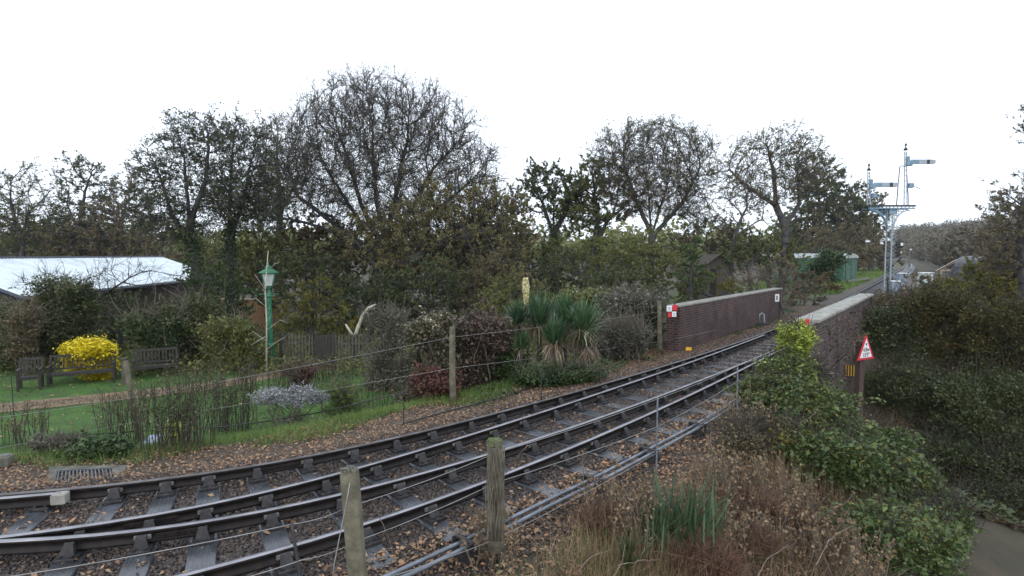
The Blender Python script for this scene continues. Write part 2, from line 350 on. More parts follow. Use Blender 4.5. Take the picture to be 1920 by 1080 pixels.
def sm(a, b, x): t = np.clip((x-a)/(b-a), 0, 1); return t*t*(3-2*t)
# road under the bridge: n = across the track, d = along it
D = np.array([.62, .785]); D /= np.hypot(*D); N = np.array([D[1], -D[0]]); BC = np.array([11.3, 20.3]); QC = -3.6; RZ = -5.2
def vnoise(x, y, s, seed=0):
    return np.sin(x*s*1.3+seed)*np.cos(y*s*1.1+seed*2.1)*.5+np.sin((x+y)*s*.77+seed*3)*.3+np.cos((x-1.7*y)*s*.53+seed)*.2
def height(x, y, deck=False):
    x = np.atleast_1d(np.asarray(x, float)); y = np.atleast_1d(np.asarray(y, float))
    dl = -sdist(x, y, R1); dr = sdist(x, y, R4)
    z = np.full(x.shape, -.235)
    left = dl > 0; right = dr > 0
    gard = 1-sm(-1, 6, x-.25*(y-12)); 
    zl = -.235-.06*sm(.6, 1.5, dl)-(.75*sm(2.1, 4.8, dl))*gard-.15*sm(2, 10, dl)
    zl = np.where(y > 40, np.maximum(zl, -.5), zl)+.04*vnoise(x, y, 1.1)*sm(2, 4, dl)
    zr = -.235-.05*sm(.7, 1.6, dr)-.65*sm(1.5, 3.4, dr)-1.4*sm(3.2, 7.5, dr)*(1-sm(30, 60, y))+.05*vnoise(x, y, 1.3)*sm(2, 4, dr)
    z = np.where(left, zl, z); z = np.where(right, zr, z)
    q = (x-BC[0])*D[0]+(y-BC[1])*D[1]; t = (x-BC[0])*N[0]+(y-BC[1])*N[1]
    st = np.where((t > -5.2) & (t < .8), 9., np.where(t < 0, 5., np.where(q > QC, .95, .8)))
    tr = RZ+np.maximum(0, np.abs(q-QC)-2.7)*st+.12*sm(2.2, 2.7, np.abs(q-QC))
    tr = tr+6*sm(4.7, 6.5, -t)
    z = np.where((t > -4.5) & (t < .5), z, np.minimum(z, tr)) if deck else np.minimum(z, tr)
    hill = 27*sm(330, 640, np.hypot(x, y))*np.exp(-((x/np.maximum(y, 1)-1.1)/.55)**2)
    return z+hill
def h1(x, y): return float(height(x, y, True)[0])
def onground(u, v, z0=-.4):
    p = G(u, v, z0)
    for _ in range(12): z = h1(p[0], p[1]); p = G(u, v, .5*z+.5*p[2])
    return np.array([p[0], p[1], h1(p[0], p[1])])
def axis(a, b, fine, lo, hi, g=1.09):
    c = list(np.arange(a, b, fine)); s = fine; x = b
    while x < hi: c.append(x); s *= g; x += s
    c.append(hi); s = fine; x = a-fine
    while x > lo: c.insert(0, x); s *= g; x -= s
    c.insert(0, lo); return np.array(c)
gx = axis(-14, 24, .17, -900, 1100); gy = axis(3, 32, .17, -60, 1300)
X, Y = np.meshgrid(gx, gy); Z = height(X, Y)
V = np.stack([X, Y, Z], 2).reshape(-1, 3); nx = len(gx)
I = (np.arange(len(gy)-1)[:, None]*nx+np.arange(nx-1)[None]).ravel()
gnd = raw('ground', V, np.stack([I, I+1, I+nx+1, I+nx], 1), MT['ground'], smooth=True); tagp(gnd, kind='structure')
dl = -sdist(X, Y, R1).ravel(); dr = sdist(X, Y, R4).ravel()
stony = np.clip(np.minimum(1-sm(1.6, 2.6, dl), 1-sm(1.1, 2.2, dr)), 0, 1)
grassy = sm(35, 45, Y.ravel())*sm(1.6, 3, dl)*(1-sm(11, 16, dl))*.9
for nm, arr in (('stony', stony), ('grassy', grassy)):
    a = gnd.data.attributes.new(nm, 'FLOAT', 'POINT'); a.data.foreach_set('value', arr.astype(np.float32))
# ------------------------------------------------------------------ scatter helpers
def quads(c, nrm, size, asp=.6, fold=None):
    """diamond leaves: c (n,3), nrm (n,3) unit, size (n,)"""
    n = len(c); r = rng.normal(size=(n, 3)); a = np.cross(nrm, r); a /= np.linalg.norm(a, axis=1)[:, None]+1e-9
    b = np.cross(nrm, a); s = size[:, None]
    V = np.stack([c-a*s, c+b*s*asp-a*s*.1, c+a*s, c-b*s*asp-a*s*.1], 1)
    V[:, 1] += nrm*s*.18; V[:, 3] += nrm*s*.18
    return V.reshape(-1, 3), np.arange(n*4).reshape(-1, 4)
def unit(n): v = rng.normal(size=(n, 3)); return v/np.linalg.norm(v, axis=1)[:, None]
def leafmesh(name, c, size, m, parent=None, up=.4, asp=.6, var=.42):
    n = len(c); nr = unit(n); nr[:, 2] = abs(nr[:, 2])+up; nr /= np.linalg.norm(nr, axis=1)[:, None]
    V, Fc = quads(np.asarray(c), nr, size*(1+var*rng.normal(size=n).clip(-1.6, 2.6)), asp)
    return raw(name, V, Fc, m, parent, tint=rng.random(n))
def blades(base, height_, width, lean=.35, droop=.3, seg=2, dirs=None):
    """tapering strips: returns V,F"""
    n = len(base); th = rng.random(n)*2*np.pi if dirs is None else dirs
    ln = lean*np.abs(rng.normal(size=n)); out = np.stack([np.cos(th), np.sin(th), np.zeros(n)], 1)
    sd = np.stack([-np.sin(th), np.cos(th), np.zeros(n)], 1)*width[:, None]/2
    rows = []
    for k in range(seg+1):
        t = k/seg; w = (1-t)*.9+.1*(1-t)
        c = base+out*(ln*t*height_*(1+droop*t))[:, None]+np.array([0, 0, 1])*(height_*t*(1-droop*t*ln.clip(0, 1.5)))[:, None]
        rows += [c-sd*w, c+sd*w]
    V = np.stack(rows, 1); k = 2*(seg+1); Fs = []
    b = np.arange(n)*k
    for j in range(seg): Fs.append(np.stack([b+2*j, b+2*j+1, b+2*j+3, b+2*j+2], 1))
    return V.reshape(-1, 3), np.stack(Fs, 1).reshape(-1, 4)
def grassmesh(name, base, h, w, m, parent=None, lean=.35, droop=.3, seg=2):
    n = len(base); hh = h*(1+.35*rng.normal(size=n)).clip(.35, 2); V, Fc = blades(base, hh, w*(1+.3*rng.normal(size=n)).clip(.4, 2), lean, droop, seg)
    return raw(name, V, Fc, m, parent, tint=np.repeat(rng.random(n), seg))
def segs(A, B, ra, rb, n=4):
    """tapered prisms between points, vectorised"""
    d = B-A; ln = np.linalg.norm(d, axis=1)[:, None]+1e-9; d = d/ln
    ref = np.where(np.abs(d[:, 2:3]) < .9, np.array([[0, 0, 1.]]), np.array([[1., 0, 0]]))
    a = np.cross(d, ref); a /= np.linalg.norm(a, axis=1)[:, None]+1e-9; b = np.cross(d, a)
    r0 = []; r1 = []
    for k in range(n):
        t = 2*np.pi*k/n; o = a*np.cos(t)+b*np.sin(t)
        r0.append(A+o*ra[:, None]); r1.append(B+o*rb[:, None])
    V = np.stack(r0+r1, 1).reshape(-1, 3); m = len(A); bs = np.arange(m)*2*n
    Fc = np.stack([np.stack([bs+k, bs+(k+1) % n, bs+n+(k+1) % n, bs+n+k], 1) for k in range(n)], 1).reshape(-1, 4)
    return V, Fc
def merge(parts):
    Vs, Fs, o = [], [], 0
    for v, f in parts: Vs.append(v); Fs.append(f+o); o += len(v)
    return np.vstack(Vs), np.vstack(Fs)
WORLD = {}
def adopt(o, parent, Mp=None):
    o.parent = parent
    if Mp is None: Mp = Matrix.Translation(parent.location) @ Matrix.Rotation(parent.rotation_euler.z, 4, 'Z')
    o.matrix_parent_inverse = Mp.inverted(); return o
def wthing(name, loc, label, cat, group=None, kind=None):
    """an Empty at the base; its parts are built in world coordinates and adopted"""
    return empty(name, loc, label=label, cat=cat, group=group, kind=kind)
def sample(n, x0, x1, y0, y1, cond, dens_=None):
    x = rng.uniform(x0, x1, n); y = rng.uniform(y0, y1, n)
    a = -sdist(x, y, R1); b = sdist(x, y, R4); k = cond(x, y, a, b)
    return x[k], y[k], a[k], b[k]
def inview(x, y, m=.12):
    return (np.abs(x) < (y+1)*(.885+m)) & (y > 4.2)
# ------------------------------------------------------------------ ballast + leaves
def stones(name, x, y, size, m, lab, cat):
    n = len(x); z = height(x, y, True)
    c = np.stack([x, y, z+size*.25], 1)
    R = unit(n); a = np.cross(R, unit(n)); a /= np.linalg.norm(a, axis=1)[:, None]; b = np.cross(R, a)
    s = size[:, None]; v = [R*s*.75, a*s, b*s*.85, -a*s*.9, -b*s, -R*s*.7]
    V = np.stack([c+q*(.8+.4*rng.random((n, 1))) for q in v], 1).reshape(-1, 3)
    f = np.array([(0, 1, 2), (0, 2, 3), (0, 3, 4), (0, 4, 1), (5, 2, 1), (5, 3, 2), (5, 4, 3), (5, 1, 4)])
    Fc = (np.arange(n)[:, None, None]*6+f[None]).reshape(-1, 3)
    o = raw(name, V, Fc, m, tint=np.repeat(rng.random(n), 8)); tagp(o, lab, cat, kind='stuff'); return o
trk = lambda w1, w2: (lambda x, y, a, b: (a < w1) & (b < w2) & inview(x, y) & (x*0+1 > 0))
x, y, a, b = sample(260000, -9, 9, 4, 14, trk(.9, 1.3)); X1, Y1 = x, y
x2, y2, _, _ = sample(200000, 0, 22, 13, 36, trk(1.1, 1.2))
S = np.r_[rng.uniform(.016, .034, len(X1)), rng.uniform(.025, .05, len(x2))]
stones('track_ballast', np.r_[X1, x2], np.r_[Y1, y2], S, L['stone'], 'grey brown crushed stone ballast packed between and beside the rails', 'ballast')
def litter(name, x, y, sz, m, lab, cat, zoff=.03, deck=True):
    c = np.stack([x, y, height(x, y, deck)+zoff*rng.random(len(x))+(.012 if deck else .03)], 1)
    o = leafmesh(name, c, sz, m, up=1.4, asp=.55); tagp(o, lab, cat, kind='stuff'); return o
x, y, a, b = sample(800000, -10, 24, 5, 36, lambda x, y, a, b: inview(x, y) & (a > .25) & (a < 2.3+.3*np.sin(x*3)) & (rng.random(len(x)) < np.clip(1.6-.04*y, .3, 1)))
litter('leaf_litter', x, y, .019, L['litter'], 'tan fallen leaves covering the ground along the garden side of the rails', 'fallen leaves')
x, y, a, b = sample(160000, -9, 24, 4, 34, lambda x, y, a, b: inview(x, y) & (a < .3) & (b < 1.0) & (vnoise(x, y, 2.1)+rng.random(len(x))*1.3 > .7) & (rng.random(len(x)) < .98))
litter('scattered_leaves', x, y, .025, L['litter'], 'orange and brown leaves scattered on the ballast between the sleepers', 'fallen leaves', .06)
x, y, a, b = sample(190000, -4, 14, 4, 22, lambda x, y, a, b: inview(x, y) & (b > .35) & (b < 3.2))
litter('bankside_leaves', x, y, .024, L['litter'], 'brown fallen leaves on the bank beside the metal rodding', 'fallen leaves', .05)
# ------------------------------------------------------------------ the track
ti = wthing('railway_turnout', (*R1[40], -.24), 'curved railway turnout of dark rails in chairs on wet timber sleepers running over the bridge', 'railway track')
PROF = [(-.035, -.006), (-.028, 0), (.028, 0), (.035, -.006), (.035, -.036), (.01, -.048), (.01, -.108), (.03, -.118), (.03, -.145), (-.03, -.145), (-.03, -.118), (-.01, -.108), (-.01, -.048), (-.035, -.036)]
def rail(R, m, parent, z=0.0):
    n, _ = normals(R); k = len(PROF); V = []
    for (o, h) in PROF: V.append(np.c_[R+n*o, np.full(len(R), h+z)])
    V = np.stack(V, 1).reshape(-1, 3); i = np.arange(len(R)-1)[:, None]*k; j = np.arange(k)[None]; j2 = (j+1) % k
    Fc = np.stack([i+j, i+j2, i+k+j2, i+k+j], 2).reshape(-1, 4)
    mi = np.tile([1 if q in (0, 1, 2) else 0 for q in range(k)], len(R)-1)
    o = raw('rail', V, Fc, [MT['railside'], m], midx=mi); return adopt(o, parent)
ra = rail(R1, MT['railtopdull'], ti); ra['label'] = 'outer rail nearest the garden, dull brown head'
ra = rail(R2, MT['railtop'], ti); ra['label'] = 'bright topped inner rail second from the garden'
ra = rail(R3, MT['railtop'], ti); ra['label'] = 'inner rail third from the garden'
ra = rail(R4, MT['railtop'], ti); ra['label'] = 'rail nearest the camera'
nn, _ = normals(R1)
iu = np.argmin(abs(R1[:, 0]-G(128, 930)[0])); chk = (R1+nn*.115)[:iu+1]
c_ = rail(chk, MT['railtop'], ti); c_.name = 'check_rail'; c_['label'] = 'short check rail beside the garden side rail'
e = chk[-1]; dd = chk[-1]-chk[-3]; az = math.atan2(dd[1], dd[0])
mb = MB(); mb.box((e[0], e[1], -.07), (.15, .13, .13), rz=az, bev=.012); adopt(mb.build('check_rail_block', MT['coping'], None), ti)
def fish(Rr, u, v):
    p = G(u, v)[:2]; k = ((Rr-p)**2).sum(1).argmin(); n, t = normals(Rr); mb = MB()
    az = math.atan2(t[k][1], t[k][0])
    for s in (-1, 1):
        mb.box((*(Rr[k]+n[k]*.022*s), -.08), (.5, .02, .06), rz=az, bev=.004)
        for j in (-1.5, -.5, .5, 1.5): mb.box((*(Rr[k]+n[k]*.038*s+t[k]*.12*j), -.08), (.035, .02, .035), rz=az)
    adopt(mb.build('fishplate', MT['railside'], None), ti)
fish(R1, 520, 868); fish(R2, 303, 965); fish(R3, 335, 989); fish(R4, 1180, 792)
# sleepers, each with its chairs
cum = np.r_[0, np.cumsum(np.hypot(*np.diff(R1, axis=0).T))]
def s_at(u):
    v = np.interp(u, [p[0] for p in PX1], [p[1] for p in PX1]); p = G(u, v)[:2]; return cum[((R1-p)**2).sum(1).argmin()]
cu = [217,310,389,478,572,660,740,808,879,937,999,1046,1091,1131,1176]
obs = [np.interp(u, np.linspace(0, 1, 2), [0, 1]) for u in cu]
fine = dens(R1, .02); fc = np.arange(len(fine))*.02
def s_px(u):
    w = H-0; pr = fine; yy = pr[:, 1]*cp+H*sp_
    uu = 960+F*pr[:, 0]/yy; k = np.argmax(uu > u); return fc[k]
ss = [s_px(u) for u in cu]
ss = [ss[0]-.74*k for k in (4, 3, 2, 1)]+ss; ss = [q for q in ss if q > .4]
while ss[-1] < 330: ss.append(ss[-1]+.72)
def chair_mb():
    m = MB(); m.box((0, 0, -.17), (.2, .37, .04), bev=.008)
    for s in (-1, 1):
        m.add([(-.055, s*.042, -.15), (.055, s*.042, -.15), (.075, s*.13, -.15), (-.075, s*.13, -.15), (-.045, s*.05, -.032), (.045, s*.05, -.032), (.04, s*.075, -.045), (-.04, s*.075, -.045)],
              [(3, 2, 1, 0), (4, 5, 6, 7), (0, 1, 5, 4), (1, 2, 6, 5), (2, 3, 7, 6), (3, 0, 4, 7)])
        m.box((.05*s, s*.155, -.14), (.035, .035, .03)); m.box((-.06*s, s*.155, -.14), (.035, .035, .03))
    return m
cme = chair_mb().build('chair_proto', MT['chair']); chair_data = cme.data; bpy.data.objects.remove(cme)
kmb = MB(); kmb.box((0, .026, -.075), (.16, .03, .05), bev=.006); kme = kmb.build('key_proto', MT['key']); key_data = kme.data; bpy.data.objects.remove(kme)
def hit(Rr, p, n):
    """where the line p+n*t crosses rail Rr"""
    w = Rr-p; t = w@n; off = w@np.array([-n[1], n[0]]); k = np.where(np.diff(np.sign(off)) != 0)[0]
    if len(k) == 0: return None
    k = k[np.argmin(abs(t[k]))]; f = off[k]/(off[k]-off[k+1]); q = Rr[k]+(Rr[k+1]-Rr[k])*f; dr_ = Rr[k+1]-Rr[k]
    return q, math.atan2(dr_[1], dr_[0]), (q-p)@n
nR1, tR1 = normals(R1); rest = MB(); cnt = 0
NRM = smooth(nR1, 8)
for si in ss:
    p = np.array([np.interp(si, cum, R1[:, 0]), np.interp(si, cum, R1[:, 1])]); n = np.array([np.interp(si, cum, NRM[:, 0]), np.interp(si, cum, NRM[:, 1])]); n /= np.hypot(*n)
    h4 = hit(R4, p, n)
    if h4 is None or h4[2] > 4: continue
    w = h4[2]+1.12+rng.uniform(-.04, .06)
    ctr = p+n*(h4[2]/2+.04+rng.uniform(-.03, .03)); az = math.atan2(n[1], n[0])+rng.normal()*.012
    if cnt < 100:
        mb = MB(); mb.box((0, 0, -.065), (w, .27+rng.uniform(-.02, .02), .13), bev=.01)
        o = mb.build('sleeper', MT['sleeper']); M = Matrix.Translation((ctr[0], ctr[1], -.19)) @ Matrix.Rotation(az, 4, 'Z')
        o.matrix_basis = M; adopt(o, ti); cnt += 1
        if p[1] < 34:
            for Rr, zz in ((R1, 0), (R2, -.003), (R3, -.006), (R4, 0)):
                hh = hit(Rr, p, n)
                if hh is None or abs(hh[2]) > 4: continue
                q, a_, t_ = hh
                if Rr is R2 and t_ < .2: continue
                if Rr is R3 and h4[2]-t_ < .2: continue
                c = bpy.data.objects.new('chair', chair_data); COL.objects.link(c)
                c.matrix_basis = Matrix.Translation((q[0], q[1], zz)) @ Matrix.Rotation(a_, 4, 'Z'); adopt(c, o, M)
                if p[1] < 20 and rng.random() < .55:
                    kk = bpy.data.objects.new('chair_key', key_data); COL.objects.link(kk)
                    kk.matrix_basis = Matrix.Translation((q[0], q[1], 0)) @ Matrix.Rotation(a_+math.pi, 4, 'Z')
                    adopt(kk, o, M)
    else:
        rest.box((ctr[0], ctr[1], -.255), (w, .27, .13), rz=az)
rs = rest.build('sleeper', MT['sleeper']); adopt(rs, ti); rs['kind'] = 'stuff'; rs['label'] = 'far sleepers where the line curves into the woods'
# point rodding along the near side
rp = [G(u, v, -.08)[:2] for u, v in ((560, 1165), (745, 1080), (900, 1008), (1035, 940), (1118, 900), (1200, 857), (1238, 836), (1309, 799), (1407, 737), (1470, 702))]
rp = smooth(dens(rp, .25), 5); nrp, trp = normals(rp)
t = wthing('point_rodding', (*rp[8], -.28), 'pair of long grey metal signal rods on roller stands beside the nearest rail', 'signal rodding')
for s in (-.06, .06):
    mb = MB(); mb.tube([(q[0], q[1], -.08) for q in rp+nrp*s], .024, 6); adopt(mb.build('rod', MT['galv'], None, True), t)
for u, v in ((1118, 900), (1309, 799), (870, 1022), (1215, 848)):
    p = G(u, v, -.08)[:2]; k = ((rp-p)**2).sum(1).argmin(); az = math.atan2(trp[k][1], trp[k][0]); mb = MB()
    mb.box((*rp[k], -.19), (.12, .26, .16), rz=az, bev=.01)
    for s in (-.13, .13): mb.box((*(rp[k]+nrp[k]*s), -.1), (.1, .02, .16), rz=az)
    mb.box((*rp[k], -.027), (.05, .27, .02), rz=az); adopt(mb.build('roller_stand', MT['chair'], None), t)
# ------------------------------------------------------------------ road
def strip(name, pts, w, zf, m, step=.4, nw=6):
    c = dens(pts, step); n, _ = normals(c); V = []
    ws = np.linspace(-.5, .5, nw+1)
    wf = w if callable(w) else (lambda i: w)
    for j in ws: V.append(np.stack([c[:, 0]+n[:, 0]*j*np.array([wf(i/len(c)) for i in range(len(c))]), c[:, 1]+n[:, 1]*j*np.array([wf(i/len(c)) for i in range(len(c))])], 1))
    V = np.stack(V, 1).reshape(-1, 2); z = zf(V[:, 0], V[:, 1]); V = np.c_[V, z]; k = nw+1
    i = (np.arange(len(c)-1)[:, None]*k+np.arange(nw)[None]).ravel()
    return raw(name, V, np.stack([i, i+1, i+k+1, i+k], 1), m, smooth=True)
rc = BC+D*QC
rd = strip('road', [rc-N*13, rc, rc+N*10, rc+N*30, rc+N*60], 4.6, lambda x, y: np.full(len(x), RZ+.02), MT['asphalt'], 1.); tagp(rd, kind='structure')
pl = G(1888, 1052, RZ)[:2]; ql = (pl-BC)@D
ln = MB()
for k in range(-1, 6):
    a_ = BC+D*ql+N*((pl-BC)@N+k*2.6); ln.box((a_[0], a_[1], RZ+.026), (1.1, .09, .008), rz=math.atan2(N[1], N[0]))
o = ln.build('road_marking', MT['paint']); tagp(o, 'broken white line painted on the dark sunken road', 'road marking')
# ------------------------------------------------------------------ bridge with its parapets
pn = np.array([5.25, 18.75]); pf = np.array([13.2, 28.7]); pd = (pf-pn)/np.hypot(*(pf-pn)); pL = np.hypot(*(pf-pn))
rn = np.array([7.0, 14.1]); rf = np.array([15.35, 25.0]); rdv = (rf-rn)/np.hypot(*(rf-rn)); rL = np.hypot(*(rf-rn))
tb = wthing('railway_bridge', (*(BC+D*QC), RZ), 'single track brick bridge carrying the line over the sunken lane, purple brick parapets', 'bridge')
def wallpart(name, a, d, Ln, x0, x1, z0, z1, th, m, off=0.0, bev=0.0, lab=None):
    M = Matrix.Translation((a[0], a[1], 0)) @ Matrix.Rotation(math.atan2(d[1], d[0]), 4, 'Z')
    mb = MB(); mb.box(((x0+x1)/2, off, (z0+z1)/2), (x1-x0, th, z1-z0), bev=bev)
    o = mb.build(name, m); o.matrix_basis = M; adopt(o, tb)
    if lab: o['label'] = lab
    return o
wallpart('parapet', pn, pd, pL, .35, pL-.35, -.4, 1.17, .38, MT['brick'], lab='long clean purple brick parapet on the garden side')
wallpart('coping', pn, pd, pL, -.05, pL+.05, 1.17, 1.24, .44, MT['copingdull'], bev=.015)
for x0 in (0, pL-.35): wallpart('pilaster', pn, pd, pL, x0, x0+.35, -.6, 1.168, .47, MT['brick'])
wallpart('parapet', rn, rdv, rL, .35, rL-.35, -.45, 1.1, .38, MT['brickold'], lab='lichened brick parapet on the road side')
wallpart('coping', rn, rdv, rL, 1.2, rL+.05, 1.1, 1.2, .55, MT['coping'], bev=.02)
for x0 in (0, rL-.4): wallpart('pilaster', rn, rdv, rL, x0, x0+.4, RZ-.3, 1.098, .5, MT['brickold'])
def spandrel(a, d, Ln):
    ax = (BC+D*QC-a)@d; half = 3.6; spz, cz = RZ+2.6, RZ+3.95
    r = ((cz-spz)**2+half**2)/(2*(cz-spz)); zc = cz-r
    xs = np.linspace(ax-half, ax+half, 25); arc = [(x, zc+math.sqrt(r*r-(x-ax)**2)) for x in xs]
    x0, x1 = -2.0, Ln+1.5; T = -.45
    vs = []; fs = []
    for yy in (-.22, .22):
        b = len(vs)
        vs += [(x, yy, z) for x, z in arc]+[(x, yy, T) for x, z in arc]
        m = len(arc); fs += [(b+i, b+i+1, b+m+i+1, b+m+i) for i in range(m-1)]
        b2 = len(vs); vs += [(x0, yy, RZ-.3), (ax-half, yy, RZ-.3), (ax-half, yy, spz), (ax-half, yy, T), (x0, yy, T)]; fs += [(b2, b2+1, b2+2, b2+3, b2+4)]
        b2 = len(vs); vs += [(x1, yy, RZ-.3), (ax+half, yy, RZ-.3), (ax+half, yy, spz), (ax+half, yy, T), (x1, yy, T)]; fs += [(b2, b2+1, b2+2, b2+3, b2+4)]
    mb = MB(); mb.add(vs, fs)
    M = Matrix.Translation((a[0], a[1], 0)) @ Matrix.Rotation(math.atan2(d[1], d[0]), 4, 'Z')
    o = mb.build('spandrel_wall', MT['brickold']); o.matrix_basis = M; adopt(o, tb)
    return arc, M, ax, half, spz
arc, Mr, ax, half, spz = spandrel(rn, rdv, rL); spandrel(pn, pd, pL)
# vault and abutments between the two faces
mb = MB(); vs = []; fs = []
W = 4.6
for x, z in arc: vs += [(x, .2, z), (x, W, z)]
fs = [(2*i, 2*i+1, 2*i+3, 2*i+2) for i in range(len(arc)-1)]; b = len(vs)
for s in (-1, 1):
    k = len(vs); vs += [(ax+s*half, .2, RZ-.3), (ax+s*half, W, RZ-.3), (ax+s*half, W, spz), (ax+s*half, .2, spz)]; fs.append((k, k+1, k+2, k+3))
mb.add(vs, fs); o = mb.build('vault', MT['brickold']); o.matrix_basis = Mr; adopt(o, tb)
mb = MB(); mb.box((rL/2, 2.2, -.39), (rL+3, 4.0, .26)); o = mb.build('deck', MT['ground']); o.matrix_basis = Mr; adopt(o, tb)
# yellow and black chevron boards over the arch
t = wthing('hazard_board', P(1596, 712, 19.0), 'black and yellow striped hazard board low on the road side of the bridge', 'hazard board')
mb = MB(); mb2 = MB()
def hz(u0, v0, u1, v1, Yd, m, th=.03):
    a = P(u0, v1, Yd); b_ = P(u1, v0, Yd); m.box(((a[0]+b_[0])/2, Yd, (a[2]+b_[2])/2), (b_[0]-a[0], th, b_[2]-a[2]))
hz(1583, 684, 1609, 706, 19.0, mb); hz(1578, 704, 1585, 724, 19.01, mb); hz(1606, 700, 1612, 730, 19.02, mb); adopt(mb.build('board', MT['black']), t)
for k in range(5): hz(1584.5+5*k, 685, 1587+5*k, 705, 18.97, mb2)
hz(1579.5, 706, 1582, 722, 18.97, mb2); hz(1608.5, 706, 1610.5, 728, 18.97, mb2)
adopt(mb2.build('stripe', MT['ochre']), t)
# ------------------------------------------------------------------ text helper
def text(name, s, size, M, m, parent, Mp=None, font_scale=1.0, ext_=.002):
    cu_ = bpy.data.curves.new(name, 'FONT'); cu_.body = s; cu_.size = size; cu_.align_x = 'CENTER'; cu_.align_y = 'CENTER'; cu_.extrude = ext_; cu_.offset = size*.012
    tmp = bpy.data.objects.new('tmp_text', cu_); COL.objects.link(tmp); bpy.context.view_layer.update()
    me = bpy.data.meshes.new_from_object(tmp.evaluated_get(bpy.context.evaluated_depsgraph_get())); bpy.data.objects.remove(tmp)
    me.name = name; me.materials.clear(); me.materials.append(m)
    o = bpy.data.objects.new(name, me); COL.objects.link(o); o.matrix_basis = M
    o.parent = parent
    if Mp is not None: o.matrix_parent_inverse = Mp.inverted()
    return o
# height limit sign on a brown post
sp0 = P(1622, 674, 17.5); nrm = Vector((.47, -.88, 0)).normalized(); azs = math.atan2(nrm.y, nrm.x)+math.pi/2
bz = h1(sp0[0], sp0[1]+.12)
t = empty('height_limit_sign', (sp0[0], sp0[1], bz), azs, label='red bordered triangular height limit sign reading 4.0m and 13\'3" on a brown post', cat='road sign')
zb = sp0[2]-bz; hgt = 47*17.5/F; wd = hgt*1.13
mb = MB(); mb.box((0, .16, (zb+.55)/2), (.22, .16, zb+.55), bev=.02); mb.build('post', mnoise('rust_brown_post', [(.04, .025, .022), (.09, .055, .045)], 6, .8, .3), t)
def tri(h, w, z0, y, th):
    return [(-w/2, y, z0), (w/2, y, z0), (0, y, z0+h), (-w/2, y-th, z0), (w/2, y-th, z0), (0, y-th, z0+h)], [(0, 1, 2), (5, 4, 3), (0, 3, 4, 1), (1, 4, 5, 2), (2, 5, 3, 0)]
mb = MB(); mb.add(*tri(hgt, wd, zb, 0, .02)); pt = mb.build('red_border', MT['redp'], t)
mb = MB(); mb.add(*tri(hgt*.76, wd*.72, zb+hgt*.085, -.0215, .004)); mb.build('white_face', MT['white'], t)
RX = Matrix.Rotation(math.pi/2, 4, 'X')
text('height_text', '4.0m', .165, Matrix.Translation((0, -.029, zb+hgt*.40)) @ RX, MT['black'], t)
text('height_text', '13\'3"', .165, Matrix.Translation((0, -.029, zb+hgt*.19)) @ RX, MT['black'], t)
mb = MB(); mb.add([(-.05, -.029, zb+hgt*.66), (.05, -.029, zb+hgt*.66), (0, -.029, zb+hgt*.54)], [(0, 2, 1)])
mb.build('arrow', MT['black'], t)
mb = MB(); mb.tube([(-.75, .12, zb+hgt*.55), (.1, .12, zb+hgt*.55)], .02, 6); mb.tube([(-1.1, .3, zb+hgt*.1), (0, .12, zb+hgt*.85)], .018, 6); mb.build('bracket', MT['iron'], t)
# notices at the near end of the garden side parapet
t = wthing('notice_board', P(1262, 654, 18.45), 'post with two white and two red notices at the near end of the clean parapet', 'notices')
mb = MB(); hz(1263, 565, 1265.5, 655, 18.5, mb, .06); adopt(mb.build('post', MT['iron']), t)
for nm, u0, v0, u1, v1, m in (('notice', 1250, 573, 1260, 584, 'white'), ('red_notice', 1261, 571.5, 1270, 582, 'redp'), ('red_notice', 1252, 585.5, 1259, 595, 'redp'), ('notice', 1260, 584, 1268, 594, 'white')):
    mb = MB(); hz(u0, v0, u1, v1, 18.42, mb, .015); q = mb.build(nm, MT[m]); adopt(q, t)
    if m == 'white':
        mb = MB()
        for k in range(3): hz(u0+2, v0+3+2.4*k, u1-2, v0+3.8+2.4*k, 18.408, mb, .004)
        w_ = mb.build('text_line', MT['sigblue']); adopt(w_, t)
# white sign on a pole at the far end of that parapet
t = wthing('trackside_sign', P(1461, 606, 27.5), 'white sign with a black diamond arrow at the far end of the clean parapet', 'sign')
mb = MB(); mb.tube([P(1459.5, 552, 27.5), P(1460.5, 608, 27.5)], .03, 6); mb.tube([P(1461, 566, 27.55), P(1470, 590, 27.8)], .025, 6); adopt(mb.build('pole', MT['iron'], None), t)
mb = MB(); hz(1453, 551.5, 1461, 565.5, 27.4, mb, .02); adopt(mb.build('panel', MT['white']), t)
mb = MB(); a_ = [P(u, v, 27.385) for u, v in ((1457, 553.5), (1459, 557), (1458, 557), (1458, 560), (1459, 560), (1457, 563.5), (1455, 560), (1456, 560), (1456, 557), (1455, 557))]
mb.add(a_, [tuple(range(10))]); adopt(mb.build('arrow', MT['black']), t)
